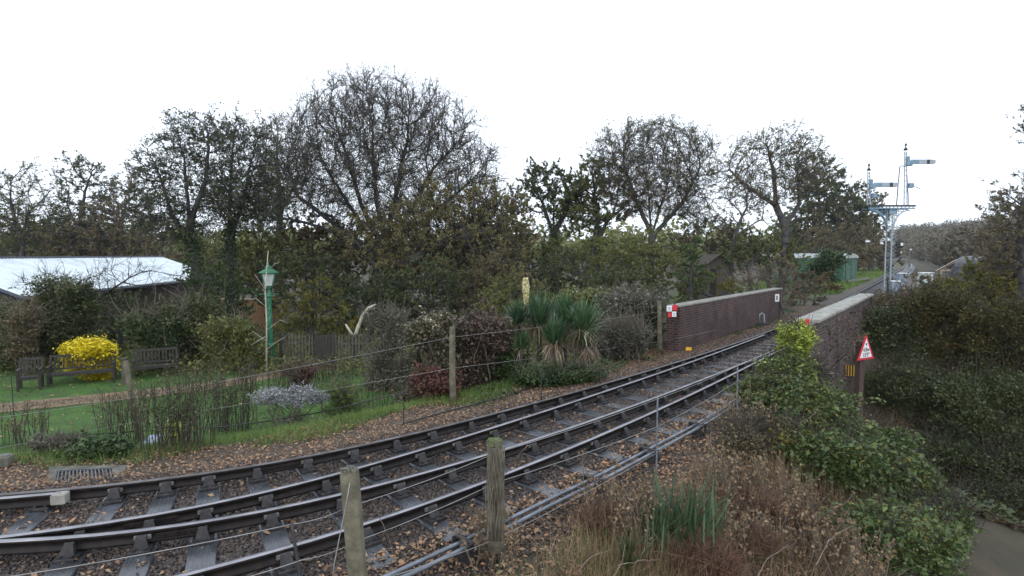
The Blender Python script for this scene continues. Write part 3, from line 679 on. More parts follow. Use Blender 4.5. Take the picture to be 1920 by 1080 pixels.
# yellow marker, ground lever
g = onground(1291, 661)
t = wthing('track_marker', g, 'small orange yellow plate on a short stake in the leaves beside the rail', 'marker')
yd = g[1]; mb = MB(); hz(1286, 651, 1296.5, 657, yd, mb, .02); adopt(mb.build('plate', MT['yellowp']), t)
mb = MB(); hz(1290, 657, 1292, 664, yd+.02, mb, .03); adopt(mb.build('stake', MT['iron']), t)
g = onground(1428, 611); yd = g[1]
t = wthing('point_lever', g, 'green and white ground lever frame standing by the far end of the parapet', 'lever')
mb = MB(); mb.box((g[0], yd, g[2]+.08), (.55, .5, .16), bev=.02); adopt(mb.build('base', MT['iron']), t)
mb = MB(); mb.tube([g+[-.12, 0, .1], g+[-.1, 0, .5], g+[.0, 0, .58], g+[.1, 0, .5], g+[.12, 0, .1]], .028, 6); adopt(mb.build('hoop', MT['sigwhite']), t)
mb = MB(); mb.tube([g+[-.25, 0, .12], g+[-.14, 0, .38], g+[-.05, 0, .44]], .035, 6); mb.box((g[0]-.18, yd, g[2]+.26), (.14, .1, .2), bev=.02); adopt(mb.build('lever', MT['vangreen']), t)
mb = MB(); q = P(1511, 606, 14.6); mb.box((q[0], q[1], q[2]), (.14, .1, .1), bev=.02, rz=.5); mb.lathe((q[0]+.03, q[1]-.02, q[2]+.03), [(.04, 0), (.05, .05), (.02, .09)], 8)
o = mb.build('warning_lamp', MT['redp']); tagp(o, 'small bright red warning object on the near end of the ivy covered parapet', 'warning lamp')
# ------------------------------------------------------------------ fences of posts and wires
def wpost(t, name, top, base, r, m, cap=None, square=False):
    mb = MB(); top = np.array(top, float); base = np.array(base, float)
    if square:
        d = top-base; hgt = np.linalg.norm(d); mid = (top+base)/2
        mb.box((0, 0, 0), (r*2, r*1.7, hgt), bev=r*.2)
        o = mb.build(name, m); q = Vector((0, 0, 1)).rotation_difference(Vector(d).normalized())
        o.matrix_basis = Matrix.Translation(Vector(mid)) @ q.to_matrix().to_4x4()
    else:
        k = 6; pts = [base+(top-base)*i/k+(rng.normal(size=3)*r*.06 if 0 < i < k else 0) for i in range(k+1)]
        mb.tube([*pts, top+(top-base)*.01], [r*1.04]*3+[r, r*.98, r*.97, r*.95, r*.6], 12); o = mb.build(name, m, None, True)
    adopt(o, t)
    if cap: 
        n = 260; th = rng.random(n)*6.28; rr = r*np.sqrt(rng.random(n))*1.05
        c = np.stack([top[0]+rr*np.cos(th), top[1]+rr*np.sin(th), top[2]+.005-np.maximum(0, rng.random(n)-.35)*.14*(rr > r*.8)], 1)
        q = leafmesh('moss', c, .011, L['bank'] if cap == 'g' else L['grey'], up=.8); q.parent = o; q.matrix_parent_inverse = o.matrix_basis.inverted() if square else Matrix()
    return o
def base_of(u, v, Yd):
    q = P(u, v, Yd); return np.array([q[0], q[1], h1(q[0], q[1])-.1])
t = wthing('wire_fence', G(670, 1085, -.6), 'near fence of mossy and thin metal posts with plain wires between camera and rails', 'wire fence')
wpost(t, 'wooden_post', P(655, 880, 4.25), P(674, 1125, 4.1), .058, MT['postwood'], 'y', True)['label'] = 'square mossy post with white cord'
wpost(t, 'wooden_post', P(928, 826, 5.15), P(931, 1030, 5.15), .074, MT['postwood'], 'g')['label'] = 'round mossy post wrapped in dead stems'
wpost(t, 'metal_post', P(547, 982, 3.9), P(566, 1100, 3.85), .012, MT['iron'])
wpost(t, 'metal_post', P(1233, 746, 7.0), base_of(1231, 885, 7.0), .011, MT['galv'])
wpost(t, 'metal_post', P(1383, 683, 9.6), base_of(1383, 760, 9.6), .012, MT['galv'])
def wire(t, pts, r=.004, m='wire', sag=.02, name='wire'):
    out = []
    for a, b in zip(pts[:-1], pts[1:]):
        a = np.array(a); b = np.array(b)
        for k in range(8):
            f = k/8; out.append(a+(b-a)*f-np.array([0, 0, sag*4*f*(1-f)]))
    out.append(np.array(pts[-1])); mb = MB(); mb.tube(out, r, 4); return adopt(mb.build(name, MT[m], None, True), t)
wire(t, [P(-40, 1090, 3.3), P(547, 983, 3.9), P(655, 950, 4.25), P(928, 850, 5.15), P(1233, 748, 7.0), P(1383, 686, 9.6), P(1500, 640, 13.4)], .0035)
wire(t, [P(300, 1120, 3.6), P(566, 1050, 3.87), P(668, 1015, 4.2), P(929, 905, 5.15), P(1232, 800, 7.0), P(1383, 715, 9.6)], .0035)
wire(t, [P(668, 1100, 4.2), P(931, 1010, 5.1), P(1230, 850, 7.0), P(1383, 745, 9.6)], .003)
mb = MB(); mb.tube([P(656, 905, 4.15), P(650, 940, 4.12), P(638, 1000, 4.08), P(626, 1060, 4.0), P(622, 1100, 4.0)], .0035, 6); adopt(mb.build('cord', MT['wire'], None, True), t)
mb = MB()
for k in range(16):
    x0 = rng.uniform(-.07, .07); pts = [P(928, 840+35*j, 5.03+.02*math.sin(k)) for j in range(6)]
    mb.tube([q+np.array([x0+.025*math.sin(k+j*1.3), -.01*rng.random(), 0]) for j, q in enumerate(pts)], .0045, 4)
adopt(mb.build('dead_vine', MT['stem'], None, True), t)
t = wthing('wire_fence', onground(848, 755), 'garden side wire fence on weathered wooden posts and short iron stakes', 'wire fence')
LP = []
for (ut, vt, ub, vb, r, k) in ((236, 678, 262, 832, .055, 0), (848, 614, 849, 755, .065, 0), (1236, 565, 1238, 662, .075, 0)):
    g = onground(ub, vb); wpost(t, 'wooden_post', P(ut, vt, g[1]-.02), g-[0, 0, .1], r, MT['postwood'], 'y'); LP.append(g)
for (ut, vt, ub, vb) in ((757, 752, 757, 800), (1092, 648, 1092, 684), (20, 700, 28, 800), (228+240, 672, 472, 760), (1015, 690, 1015, 760)):
    g = onground(ub, vb); wpost(t, 'iron_stake', P(ut, vt, g[1]-.01), g-[0, 0, .05], .011, MT['iron'])
ys = lambda u: np.interp(u, [0, 262, 849, 1238], [8.6, LP[0][1], LP[1][1], LP[2][1]])
for vs_ in ([(-60, 790), (250, 745), (849, 632), (1237, 585)], [(-60, 850), (255, 790), (849, 690), (1237, 640), (1345, 618)]):
    wire(t, [P(u, v, ys(u)) for u, v in vs_], .004, 'wire')
hp = [(-60, 862), (60, 858), (110, 838), (150, 815), (215, 812), (262, 808), (330, 806), (420, 800), (500, 790), (590, 775), (650, 762), (730, 742), (760, 735)]
mb = MB(); mb.tube([P(u, v, ys(u)+.12) for u, v in hp], .014, 6); o = mb.build('hose_pipe', MT['hose'], None, True); tagp(o, 'black hose strung along the garden side fence', 'hose')
hp = [(755, 800), (830, 778), (900, 760), (960, 743), (1040, 715), (1110, 690), (1200, 668)]
pts = [onground(u, v)+[0, 0, .05] for u, v in hp]; mb = MB(); mb.tube(pts, .016, 6); o = mb.build('cable', MT['hose'], None, True); tagp(o, 'black cable lying in the leaves beside the garden side rail', 'cable')
# drain grating on its slab
z_ = h1(*G(160, 895, -.28)[:2])+.03
t = wthing('drain_grating', G(160, 895, z_), 'black barred drain grating set in a mossy concrete slab beside the rails', 'drain')
c = [G(u, v, z_)[:2] for u, v in ((88, 922), (225, 908), (238, 872), (92, 874))]
g4 = [G(u, v, z_)[:2] for u, v in ((103, 908), (214, 899), (209, 879), (107, 884))]
mb = MB(); mb.add([(*q, z_) for q in c]+[(*q, z_-.15) for q in c]+[(*q, z_) for q in g4]+[(*q, z_-.15) for q in g4],
    [(0, 1, 9, 8), (1, 2, 10, 9), (2, 3, 11, 10), (3, 0, 8, 11), (4, 5, 1, 0), (5, 6, 2, 1), (6, 7, 3, 2), (7, 4, 0, 3), (8, 9, 13, 12), (9, 10, 14, 13), (10, 11, 15, 14), (11, 8, 12, 15), (12, 13, 14, 15)])
adopt(mb.build('slab', MT['concrete']), t)
mb = MB(); mf = MB()
for k in range(15):
    f = (k+.5)/15; a_ = g4[0]+(g4[1]-g4[0])*f; b_ = g4[3]+(g4[2]-g4[3])*f
    mb.tube([(*a_, z_+.004), (*b_, z_+.004)], .009, 4)
for a_, b_ in ((g4[0], g4[1]), (g4[3], g4[2])): mf.tube([(*a_, z_), (*b_, z_)], .016, 4)
adopt(mb.build('bar', MT['galv']), t); adopt(mf.build('frame', MT['iron']), t)
mb = MB(); mb.add([(*(q*.999), z_-.07) for q in g4], [(0, 1, 2, 3)]); adopt(mb.build('sump', MT['black']), t)
# ------------------------------------------------------------------ garden: lawn, path
def drape(name, pts, zf, m, zo):
    c = dens(pts, .3); return c
lawnpix = [(-120, 900), (-120, 660), (500, 660), (760, 690), (760, 780), (600, 800), (400, 830), (200, 840)]
xs = np.arange(-24, 0, .3); ys2 = np.arange(9, 24, .3); XX, YY = np.meshgrid(xs, ys2)
dlx = -sdist(XX, YY, R1); ZZ = height(XX, YY)
ok = (dlx > 3.0)
ind = np.arange(XX.size).reshape(XX.shape); okc = ok[:-1, :-1] & ok[1:, :-1] & ok[:-1, 1:] & ok[1:, 1:]
a_ = ind[:-1, :-1][okc]
lw = raw('lawn', np.stack([XX, YY, ZZ+.03], 2).reshape(-1, 3), np.stack([a_, a_+1, a_+1+XX.shape[1], a_+XX.shape[1]], 1), MT['lawn'], smooth=True); tagp(lw, kind='structure')
pp = [onground(u, v, -1.0)[:2] for u, v in ((-260, 790), (-100, 783), (0, 768), (120, 756), (250, 742), (370, 729), (450, 716), (520, 702), (570, 693), (640, 688))]
pth = strip('garden_path', pp, lambda f: 1.35-.5*f, lambda x, y: height(x, y)+.045, MT['path'], .25); tagp(pth, kind='structure')
ppd = dens(pp, .2)
def offpath(x, y, w=.55):
    d = np.min(np.hypot(x[:, None]-ppd[None, :, 0], y[:, None]-ppd[None, :, 1]), 1); return d > w
def grass_area(n, x0, x1, y0, y1, cond):
    x = rng.uniform(x0, x1, n); y = rng.uniform(y0, y1, n); a = -sdist(x, y, R1); b = sdist(x, y, R4); k = cond(x, y, a, b) & inview(x, y); return x[k], y[k], a[k]
x, y, a = grass_area(230000, -20, 0, 9.5, 22, lambda x, y, a, b: (a > 3.0) & (x < -.5)); k = offpath(x, y) & (vnoise(x, y, .9, 1.)*.8+rng.random(len(x)) > .12); x = x[k]; y = y[k]
o = grassmesh('lawn_grass', np.stack([x, y, height(x, y)+.02], 1), .035, .011, L['lawn'], lean=.6, seg=1); tagp(o, 'short bright green grass of the garden lawn', 'grass', kind='stuff')
x, y, a = grass_area(90000, -9, 2, 7, 16, lambda x, y, a, b: (a > 1.85+.35*np.sin(x*2.3)-.2*(x < -4)) & (a < 3.9) & (x < .2))
gq = G(158, 895, -.25); k = (rng.random(len(x)) < np.where(x > -5.2, 1, .8)) & (np.hypot((x-gq[0])/1.0, (y-gq[1])/.8) > .75); x = x[k]; y = y[k]
o = grassmesh('rough_grass', np.stack([x, y, height(x, y)], 1), .15, .010, L['bank'], lean=.7, droop=.5); tagp(o, 'rough green grass along the foot of the garden side fence', 'grass', kind='stuff')
x, y, a = grass_area(90000, -.8, 16, 11, 34, lambda x, y, a, b: (a > 1.35+.35*np.sin(x*4)) & (a < 4.5))
o = leafmesh('ground_ivy', np.stack([x, y, height(x, y)+.12*rng.random(len(x))], 1), .035, L['ivy'], up=1); tagp(o, 'low dark ivy creeping between the leaf litter and the shrubs', 'ground cover', kind='stuff')
x, y, a = grass_area(90000, 24, 80, 46, 120, lambda x, y, a, b: (a > 1.5) & (a < 11))
o = grassmesh('verge_grass', np.stack([x, y, height(x, y)], 1), .4, .07, L['bank'], lean=.5); tagp(o, 'bright rough grass on the verge beyond the green van body', 'grass', kind='stuff')
k = rng.random(9000)*len(ppd); pc = ppd[k.astype(int).clip(0, len(ppd)-1)]+rng.normal(size=(9000, 2))*.28
o = leafmesh('path_gravel', np.c_[pc, height(pc[:, 0], pc[:, 1])+.055], .02, L['reed'], up=2); tagp(o, 'tan gravel chips and leaf scraps spilling over the edges of the garden path', 'gravel', kind='stuff')
x, y, a = grass_area(2200, -18, -1, 10, 20, lambda x, y, a, b: (a > 3.0) & (x < -.5))
o = leafmesh('lawn_leaves', np.c_[x, y, height(x, y)+.06], .032, L['litter'], up=2); tagp(o, 'a few dead leaves lying on the lawn', 'fallen leaves', kind='stuff')
x, y, a = grass_area(120000, -26, 6, 19, 34, lambda x, y, a, b: (a > 3.5) & (vnoise(x, y, 1.3)+rng.random(len(x)) > .1))
o = leafmesh('undergrowth', np.c_[x, y, height(x, y)+.5*rng.random(len(x))**2], .05, L['olive'], up=.6); tagp(o, 'low undergrowth and dead leaves under the shrubs behind the lawn', 'ground cover', kind='stuff')
# benches
def bench(p, rz, w, label, arms=True, grp='wooden garden seats', name='park_bench', cat='bench', nsl=None):
    t = empty(name, p, rz, label=label, cat=cat, group=grp); m = MT['benchwood']
    for sx in (-1, 1):
        mb = MB(); mb.box((sx*(w/2-.035), -.26, .31), (.065, .065, .62), bev=.006); mb.build('leg', m, t)
        mb = MB(); mb.add([(sx*(w/2-.035)+dx, .2+dy+dd, z) for z, dd in ((0, 0), (.42, .02), (.93, .13)) for dx, dy in ((-.032, -.032), (.032, -.032), (.032, .032), (-.032, .032))],
            [(3, 2, 1, 0), (8, 9, 10, 11)]+[(a*4+k, a*4+(k+1) % 4, a*4+4+(k+1) % 4, a*4+4+k) for a in (0, 1) for k in range(4)]); mb.build('leg', m, t)
        mb = MB(); mb.box((sx*(w/2-.035), -.04, .64), (.075, .56, .035), bev=.006); mb.build('armrest', m, t)
    mb = MB()
    for k in range(5): mb.box((0, -.235+.095*k, .43-.006*k), (w-.14, .075, .025), bev=.004)
    mb.box((0, -.27, .39), (w-.08, .03, .08)); mb.box((0, .15, .37), (w-.13, .03, .08)); mb.build('seat', m, t)
    mb = MB(); mb.box((0, .325, .89), (w-.08, .04, .085), bev=.006, rx=-.2); mb.box((0, .235, .5), (w-.13, .035, .06), rx=-.2)
    n = nsl or int(w/.115)
    for k in range(n):
        x = (k+.5)/n*(w-.16)-(w-.16)/2; mb.box((x, .275, .69), (.045, .018, .34), rx=-.2)
    mb.build('backrest', m, t); return t
g = onground(156, 720, -1); bench(g, math.radians(30), 1.72, 'dark wooden bench with slatted back in front of the yellow shrub')
g = onground(286, 710, -1); bench(g+[0, .2, 0], math.radians(32), 1.3, 'dark wooden bench half lost in foliage, right of the yellow shrub')
g = onground(58, 731, -1); bench(g, math.radians(32), .58, 'dark wooden armchair at the left end of the garden seats', name='garden_chair', cat='garden chair')
g = onground(292, 838); mb = MB(); mb.box((g[0], g[1]+.15, g[2]+.22), (.5, .3, .04), rx=.25, rz=.15, bev=.008); mb.box((g[0], g[1]+.2, g[2]+.08), (.4, .2, .26), rz=.15, bev=.01)
o = mb.build('plant_label', MT['cabinet']); tagp(o, 'low grey plaque among the dead stems by the leaning fence post', 'plaque')
g = onground(5, 875); mb = MB(); mb.box((g[0], g[1], g[2]+.08), (.22, .2, .2), bev=.03, rz=.3); o = mb.build('junction_box', MT['concrete']); tagp(o, 'pale grey box in the weeds at the left edge beside the rails', 'box')
g = onground(235, 722, -1); t = wthing('short_post', g, 'short pale post beside the right end of the bench', 'post'); mb = MB(); mb.box((g[0], g[1], g[2]+.4), (.12, .12, .8), bev=.01); mb.box((g[0], g[1], g[2]+.83), (.16, .16, .06), bev=.01); adopt(mb.build('shaft', MT['picket']), t)
# station lamp
g = onground(508, 690, -1); hz_ = P(508, 492, g[1])[2]-g[2]; k_ = hz_/3.62
t = empty('lamp_post', g, .3, label='green cast iron gas lamp post with glazed lantern standing on the lawn', cat='lamp post')
mb = MB(); mb.lathe((0, 0, 0), [(.19, 0), (.19, .1), (.15, .13), (.13, .2), (.125, .75), (.15, .8), (.15, .86), (.09, .92)], 12); mb.build('base', MT['green'], t, True)
mb = MB(); n = 40
pr = [(.085-.02*i/n, .92+1.55*k_*i/n) for i in range(n+1)]; vs = []; fs = []
for i, (r, z) in enumerate(pr):
    for k in range(16): th = 2*math.pi*k/16+i*.16; vs.append(((r+(.012 if k % 4 < 2 else 0))*math.cos(th), (r+(.012 if k % 4 < 2 else 0))*math.sin(th), z))
for i in range(n):
    for k in range(16): fs.append((i*16+k, i*16+(k+1) % 16, i*16+16+(k+1) % 16, i*16+16+k))
mb.add(vs, fs); mb.build('column', MT['green'], t)
zt = .92+1.55*k_; zl = hz_-.86
mb = MB(); mb.lathe((0, 0, zt), [(.06, 0), (.11, .03), (.11, .07), (.055, .1), (.045, zl-zt-.08), (.09, zl-zt-.03), (.05, zl-zt)], 12); mb.build('neck', MT['green'], t, True)
mb = MB(); mb.tube([(-.3, 0, zt+.12), (.3, 0, zt+.12)], .018, 8); mb.lathe((-.3, 0, zt+.1), [(.03, 0), (.03, .04)], 8); mb.lathe((.3, 0, zt+.1), [(.03, 0), (.03, .04)], 8); mb.build('ladder_bar', MT['green'], t)
mb = MB(); gl = MB(); zb_, zt_ = zl+.02, zl+.47; rb_, rt_ = .16, .30
for k in range(4):
    th = math.pi/4+k*math.pi/2; th2 = th+math.pi/2
    A = (rb_*math.cos(th), rb_*math.sin(th), zb_); B = (rt_*math.cos(th), rt_*math.sin(th), zt_); C_ = (rb_*math.cos(th2), rb_*math.sin(th2), zb_); D_ = (rt_*math.cos(th2), rt_*math.sin(th2), zt_)
    mb.tube([A, B], .014, 6); mb.tube([B, D_], .014, 6); mb.tube([A, C_], .014, 6); gl.add([A, C_, D_, B], [(0, 1, 2, 3)])
mb.build('lantern_frame', MT['green'], t); gl.build('glass', MT['glass'], t)
mb = MB(); mb.lathe((0, 0, zt_), [(.34, 0), (.35, .02), (.17, .14), (.12, .15), (.12, .2), (.14, .21), (.05, .27), (.02, .3), (.035, .33), (.0, .40)], 16); mb.build('lantern_roof', MT['green'], t, True)
# picket fence
t = wthing('picket_fence', onground(605, 692, -1), 'weathered grey picket fence with a dark gate panel behind the lawn', 'picket fence')
pa = onground(528, 688, -1); pb = onground(690, 692, -1); Lf = np.hypot(*(pb-pa)[:2]); azf = math.atan2(pb[1]-pa[1], pb[0]-pa[0]); dv = (pb-pa)/Lf; dv[2] = 0
n = int(Lf/.12)
for k in range(n):
    if k == 0 or int(.6*n)+1 == k:
        if k: adopt(mb.build('pickets', MT['picket']), t)
        mb = MB()
    q = pa+dv*(k+.5)*Lf/n; hh = 1.18+.03*rng.normal()
    if .42 < k/n < .6: continue
    mb.box((q[0], q[1], q[2]+hh/2), (.06, .02, hh), rz=azf+.02*rng.normal(), ry=.03*rng.normal()); mb.add([(q[0]-.03, q[1]-.01, q[2]+hh), (q[0]+.03, q[1]-.01, q[2]+hh), (q[0], q[1], q[2]+hh+.07)], [(0, 1, 2)])
adopt(mb.build('pickets', MT['picket']), t)
for z in (.3, .9):
    mb = MB(); q = (pa+pb)/2; mb.box((q[0]+.03*math.sin(azf), q[1]+.035, q[2]+z), (Lf, .04, .08), rz=azf); adopt(mb.build('rail', MT['picket']), t)
for f in (.0, .41, .61, 1.0):
    q = pa+dv*Lf*f; mb = MB(); mb.box((q[0], q[1]+.02, q[2]+.62), (.11, .11, 1.28), rz=azf, bev=.01); adopt(mb.build('post', MT['benchwood']), t)
q = pa+dv*Lf*.51; mb = MB()
for k in range(6): mb.box((q[0]+(k-2.5)*.105, q[1], q[2]+.62), (.1, .02, 1.12), bev=.003)
adopt(mb.build('gate', MT['benchwood']), t)
a = P(418, 575, 30); b = P(505, 575, 30); t = wthing('timber_fence', (a[0], a[1], h1(a[0], a[1])), 'orange brown board fence with a pale top rail far behind the lamp post', 'board fence')
zz = h1(a[0], a[1]); mb = MB(); ztop = P(450, 562, 30)[2]
for k in range(26): mb.box((a[0]+k*.11, 30, (zz+ztop)/2), (.1, .02, ztop-zz))
adopt(mb.build('boards', MT['orangewood']), t); mb = MB(); mb.box(((a[0]+b[0])/2+.2, 29.97, ztop+.05), (3.2, .08, .06)); adopt(mb.build('top_rail', MT['palewood']), t)
# ------------------------------------------------------------------ barn on the left
A = P(45, 556, 25); B = P(412, 519, 48); zE = (A[2]+B[2])/2; A = np.array([A[0], A[1], A[2]]); B = np.array([B[0], B[1], A[2]]); zE = A[2]
R0 = P(-152, 486, 25.6); R0[2] = 2.68; Rf = P(305, 484, 48.6); Rf[2] = 2.68
t = wthing('barn', (A[0]-3, 32, -1.2), 'long low boarded barn with a white ribbed sheet roof behind the garden', 'barn')
m_, s_ = [], []
def lerp(a, b, f): return a+(b-a)*f
nr = 90; vs = []; fs = []
for k in range(nr*4+1):
    f = k/(nr*4); rz_ = .035 if k % 4 in (1, 2) else 0
    e_ = lerp(A, B, f); r_ = lerp(R0, Rf, f); vs += [(e_[0], e_[1], e_[2]+rz_), (r_[0], r_[1], r_[2]+rz_)]
for k in range(nr*4): fs.append((2*k, 2*k+1, 2*k+3, 2*k+2))
mb = MB(); mb.add(vs, fs)
W0 = R0-(A-R0)*[1, 1, 0]; W0[2] = A[2]; Wf = Rf-(B-Rf)*[1, 1, 0]; Wf[2] = B[2]
mb.add([R0, Rf, Wf, W0], [(0, 1, 2, 3)]); adopt(mb.build('roof', MT['roof']), t)
mb = MB(); mb.tube([A-[0, 0, .1], B-[0, 0, .1]], .11, 6); mb.tube([A-[0, 0, .1], R0-[0, 0, .1], W0-[0, 0, .1]], .11, 6); adopt(mb.build('fascia', MT['fascia']), t)
mb = MB(); mb.tube([R0+[0, 0, .03], Rf+[0, 0, .03]], .09, 6); adopt(mb.build('ridge_cap', MT['fascia']), t)
zb0 = -1.3; ins = np.array([-.4, .3, 0]); A2, B2 = A+ins, B+ins; mb = MB(); nb = 150
mb.add([A2+[0, 0, -.1], B2+[0, 0, -.1], (B2[0], B2[1], zb0), (A2[0], A2[1], zb0)], [(0, 1, 2, 3)])
for k in range(nb): 
    q = lerp(A2, B2, (k+.5)/nb); mb.box((q[0]+.02, q[1]-.01, (q[2]-.12+zb0)/2), (.03, .09, q[2]-.12-zb0), rz=-.1)
adopt(mb.build('side_wall', MT['barn']), t)
R2_, W2_ = R0+ins*[.5, 1, 0], W0+ins*[-1, 1, 0]
mb = MB(); mb.add([A2+[0, 0, -.1], R2_+[0, 0, -.15], W2_+[0, 0, -.1], (W2_[0], W2_[1], zb0), (A2[0], A2[1], zb0)], [(0, 1, 2, 3, 4)])
for k in range(40):
    f = (k+.5)/40; q = lerp(A2, R2_, f); mb.box((q[0], q[1]-.02, (q[2]-.15+zb0)/2), (.09, .03, q[2]-.15-zb0))
adopt(mb.build('gable_wall', MT['barn']), t)
# ------------------------------------------------------------------ bracket signal
YS = 44.7; g = np.array([*P(1673, 540, YS)[:2], 0]); g[2] = h1(g[0], g[1])
t = wthing('bracket_signal', g, 'tall white lattice bracket signal with two blue grey semaphore arms beside the line', 'railway signal')
def q_(u, v, dy=0): return P(u, v, YS+dy)
for u, dy in ((1663.5, -.3), (1663.5, .35), (1674, -.3), (1674, .35)):
    a_ = q_(u, 395, dy); b_ = np.array([a_[0], YS+dy, g[2]]); mb = MB(); mb.tube([b_, a_], .05, 6); zs = q_(u, 520, dy)[2]
    adopt(mb.build('leg', MT['sigwhite']), t)
mb = MB()
z0, z1 = g[2], q_(1670, 400)[2]; n = 22; xa, xb = q_(1663.5, 500)[0], q_(1674, 500)[0]
for k in range(n):
    za, zb1 = z0+(z1-z0)*k/n, z0+(z1-z0)*(k+1)/n
    s = 1 if k % 2 else -1
    for dy in (-.3, .35): mb.tube([(xa if s > 0 else xb, YS+dy, za), (xb if s > 0 else xa, YS+dy, zb1)], .015, 4)
    for xx in (xa, xb): mb.tube([(xx, YS-.3*s, za), (xx, YS+.35*s, zb1)], .015, 4)
adopt(mb.build('lattice', MT['sigwhite']), t)
mb = MB()
for u in (1664, 1674): mb.tube([q_(u, 560, -.42)*[1, 1, 0]+[0, 0, g[2]], q_(u, 521, -.42)], .06, 6)
adopt(mb.build('black_base', MT['black']), t)
mb = MB(); a_, b_ = q_(1623, 386), q_(1709, 386); zc = a_[2]
mb.box(((a_[0]+b_[0])/2, YS, zc), (b_[0]-a_[0], .9, .06), mi=1); mb.box(((a_[0]+b_[0])/2, YS-.46, zc-.02), (b_[0]-a_[0]+.05, .05, .11), mi=1); mb.box(((a_[0]+b_[0])/2, YS-.4, zc-.22), (b_[0]-a_[0], .08, .1)); mb.box(((a_[0]+b_[0])/2, YS+.4, zc-.22), (b_[0]-a_[0], .08, .1)); mb.box(((a_[0]+b_[0])/2, YS-.4, zc-.05), (b_[0]-a_[0], .08, .1))
for k in range(12): mb.box((a_[0]+(k+.5)*(b_[0]-a_[0])/12, YS-.4, zc-.13), (.04, .04, .16))
mb.box((q_(1669, 395)[0], YS, zc-.45), (.65, .7, .4))
adopt(mb.build('platform', [MT['sigblue'], MT['iron']]), t)
for s, lab in ((-1, 'left'), (1, 'right')):
    mb = MB(); u0 = 1663 if s < 0 else 1675; ue = 1631 if s < 0 else 1706
    for dy in (-.35, .35):
        arcp = [q_(u0+(ue-u0)*(1-math.cos(f*math.pi/2)), 430-36*math.sin(f*math.pi/2), dy) for f in np.linspace(0, 1, 9)]
        mb.tube(arcp, .05 if s > 0 else .09, 6)
        for f in (.3, .55, .8):
            q2 = arcp[int(f*8)]; mb.tube([q2, (q_(u0, 392)[0], YS+dy, q2[2]+.1)], .025, 4); mb.tube([q2, (q2[0], YS+dy, zc-.2)], .025, 4)
    adopt(mb.build('bracket', MT['sigblue'] if s < 0 else MT['sigwhite']), t)
def doll(u, vtop, varm, vsub, wtop):
    mb = MB()
    for du in (-2, 4): 
        mb.tube([q_(u+du, 385), q_(u+wtop*0+1+(du-1)*.55, vtop+14)], .04, 6)
    n = 10
    for k in range(n):
        va, vb = 385-(385-vtop-14)*k/n, 385-(385-vtop-14)*(k+1)/n; mb.tube([q_(u-2+6*(k % 2), va), q_(u+4-6*(k % 2), vb)], .02, 4)
    d = mb.build('doll_post', MT['sigwhite']); adopt(d, t)
    mb = MB(); c = q_(u+1, vtop+12); mb.lathe(c, [(.13, 0), (.16, .05), (.05, .22), (.03, .3), (.1, .42), (.03, .52), (.02, .6), (0, .85)], 8); adopt(mb.build('finial', MT['iron'], None, True), t)
    mb = MB(); a_, b_ = q_(u+8, varm), q_(u+51, varm); mb.box(((a_[0]+b_[0])/2, YS-.14, a_[2]), (b_[0]-a_[0], .03, .36), bev=.01); arm = mb.build('arm', MT['sigblue']); adopt(arm, t)
    mb = MB(); c = q_(u+41, varm); mb.box((c[0], YS-.158, c[2]), (.23, .008, .355)); st_ = mb.build('stripe', MT['black']); adopt(st_, t); 
    mb = MB(); a2 = q_(u+27, varm); 
    mb.box(((a2[0]+c[0])/2+.22, YS-.1565, c[2]), (1.25, .004, .29)); w_ = mb.build('pale_band', MT['sigwhite']); adopt(w_, t)
    mb = MB(); c = q_(u+6, varm+1); mb.box((c[0], YS-.1, c[2]-.06), (.42, .2, .42), bev=.05); mb.box((c[0]-.12, YS-.1, c[2]+.3), (.3, .06, .34), bev=.03); mb.box((c[0]+.24, YS-.12, c[2]), (.2, .1, .3), bev=.03); adopt(mb.build('spectacle', MT['sigblue']), t)
    mb = MB(); c = q_(u+9, vsub); mb.box((c[0], YS-.1, c[2]), (.34, .25, .36), bev=.04); mb.tube([c+[.1, -.1, -.02], q_(u+29, vsub+6, -.1)], .03, 6); adopt(mb.build('lamp_box', MT['sigblue']), t)
doll(1628, 308, 347, 367, 0); doll(1697, 270, 304, 348, 0)
mb = MB(); mb.tube([q_(1681, 384), q_(1687, 313), q_(1690, 311), q_(1698, 312)], .035, 6); mb.tube([q_(1700, 312), q_(1704, 384)], .025, 5); adopt(mb.build('stay', MT['iron'], None, True), t)
mb = MB()
for u in (1655, 1659): mb.tube([q_(u+8, 540, -.6), q_(u+8, 388, -.6)], .018, 4)
for k in range(28): z = q_(1665, 540-5.3*k, -.6); mb.tube([(z[0]-.08, z[1], z[2]), (z[0]+.1, z[1], z[2])], .013, 4)
adopt(mb.build('ladder', MT['iron']), t)
mb = MB(); mb.box((q_(1681, 482)[0], YS-.1, q_(1681, 482)[2]), (.95, .5, .07)); mb.tube([q_(1675, 495), q_(1690, 483)], .04, 5); adopt(mb.build('side_bracket', MT['iron']), t)
mb = MB(); c = q_(1687, 480); mb.tube([c, q_(1687, 462)], .05, 6); mb.box(tuple(q_(1686, 458)), (.5, .3, .55), bev=.12); mb.box(tuple(q_(1682, 470)), (.28, .25, .5), bev=.05); mb.lathe(q_(1686, 452), [(.14, 0), (.12, .1), (.03, .16)], 8); adopt(mb.build('shunt_signal', MT['black']), t)
mb = MB(); mb.box(tuple(q_(1691, 458, -.18)), (.17, .05, .22), bev=.02); mb.box(tuple(q_(1689.5, 473, -.18)), (.09, .05, .09)); adopt(mb.build('lens', MT['white']), t)
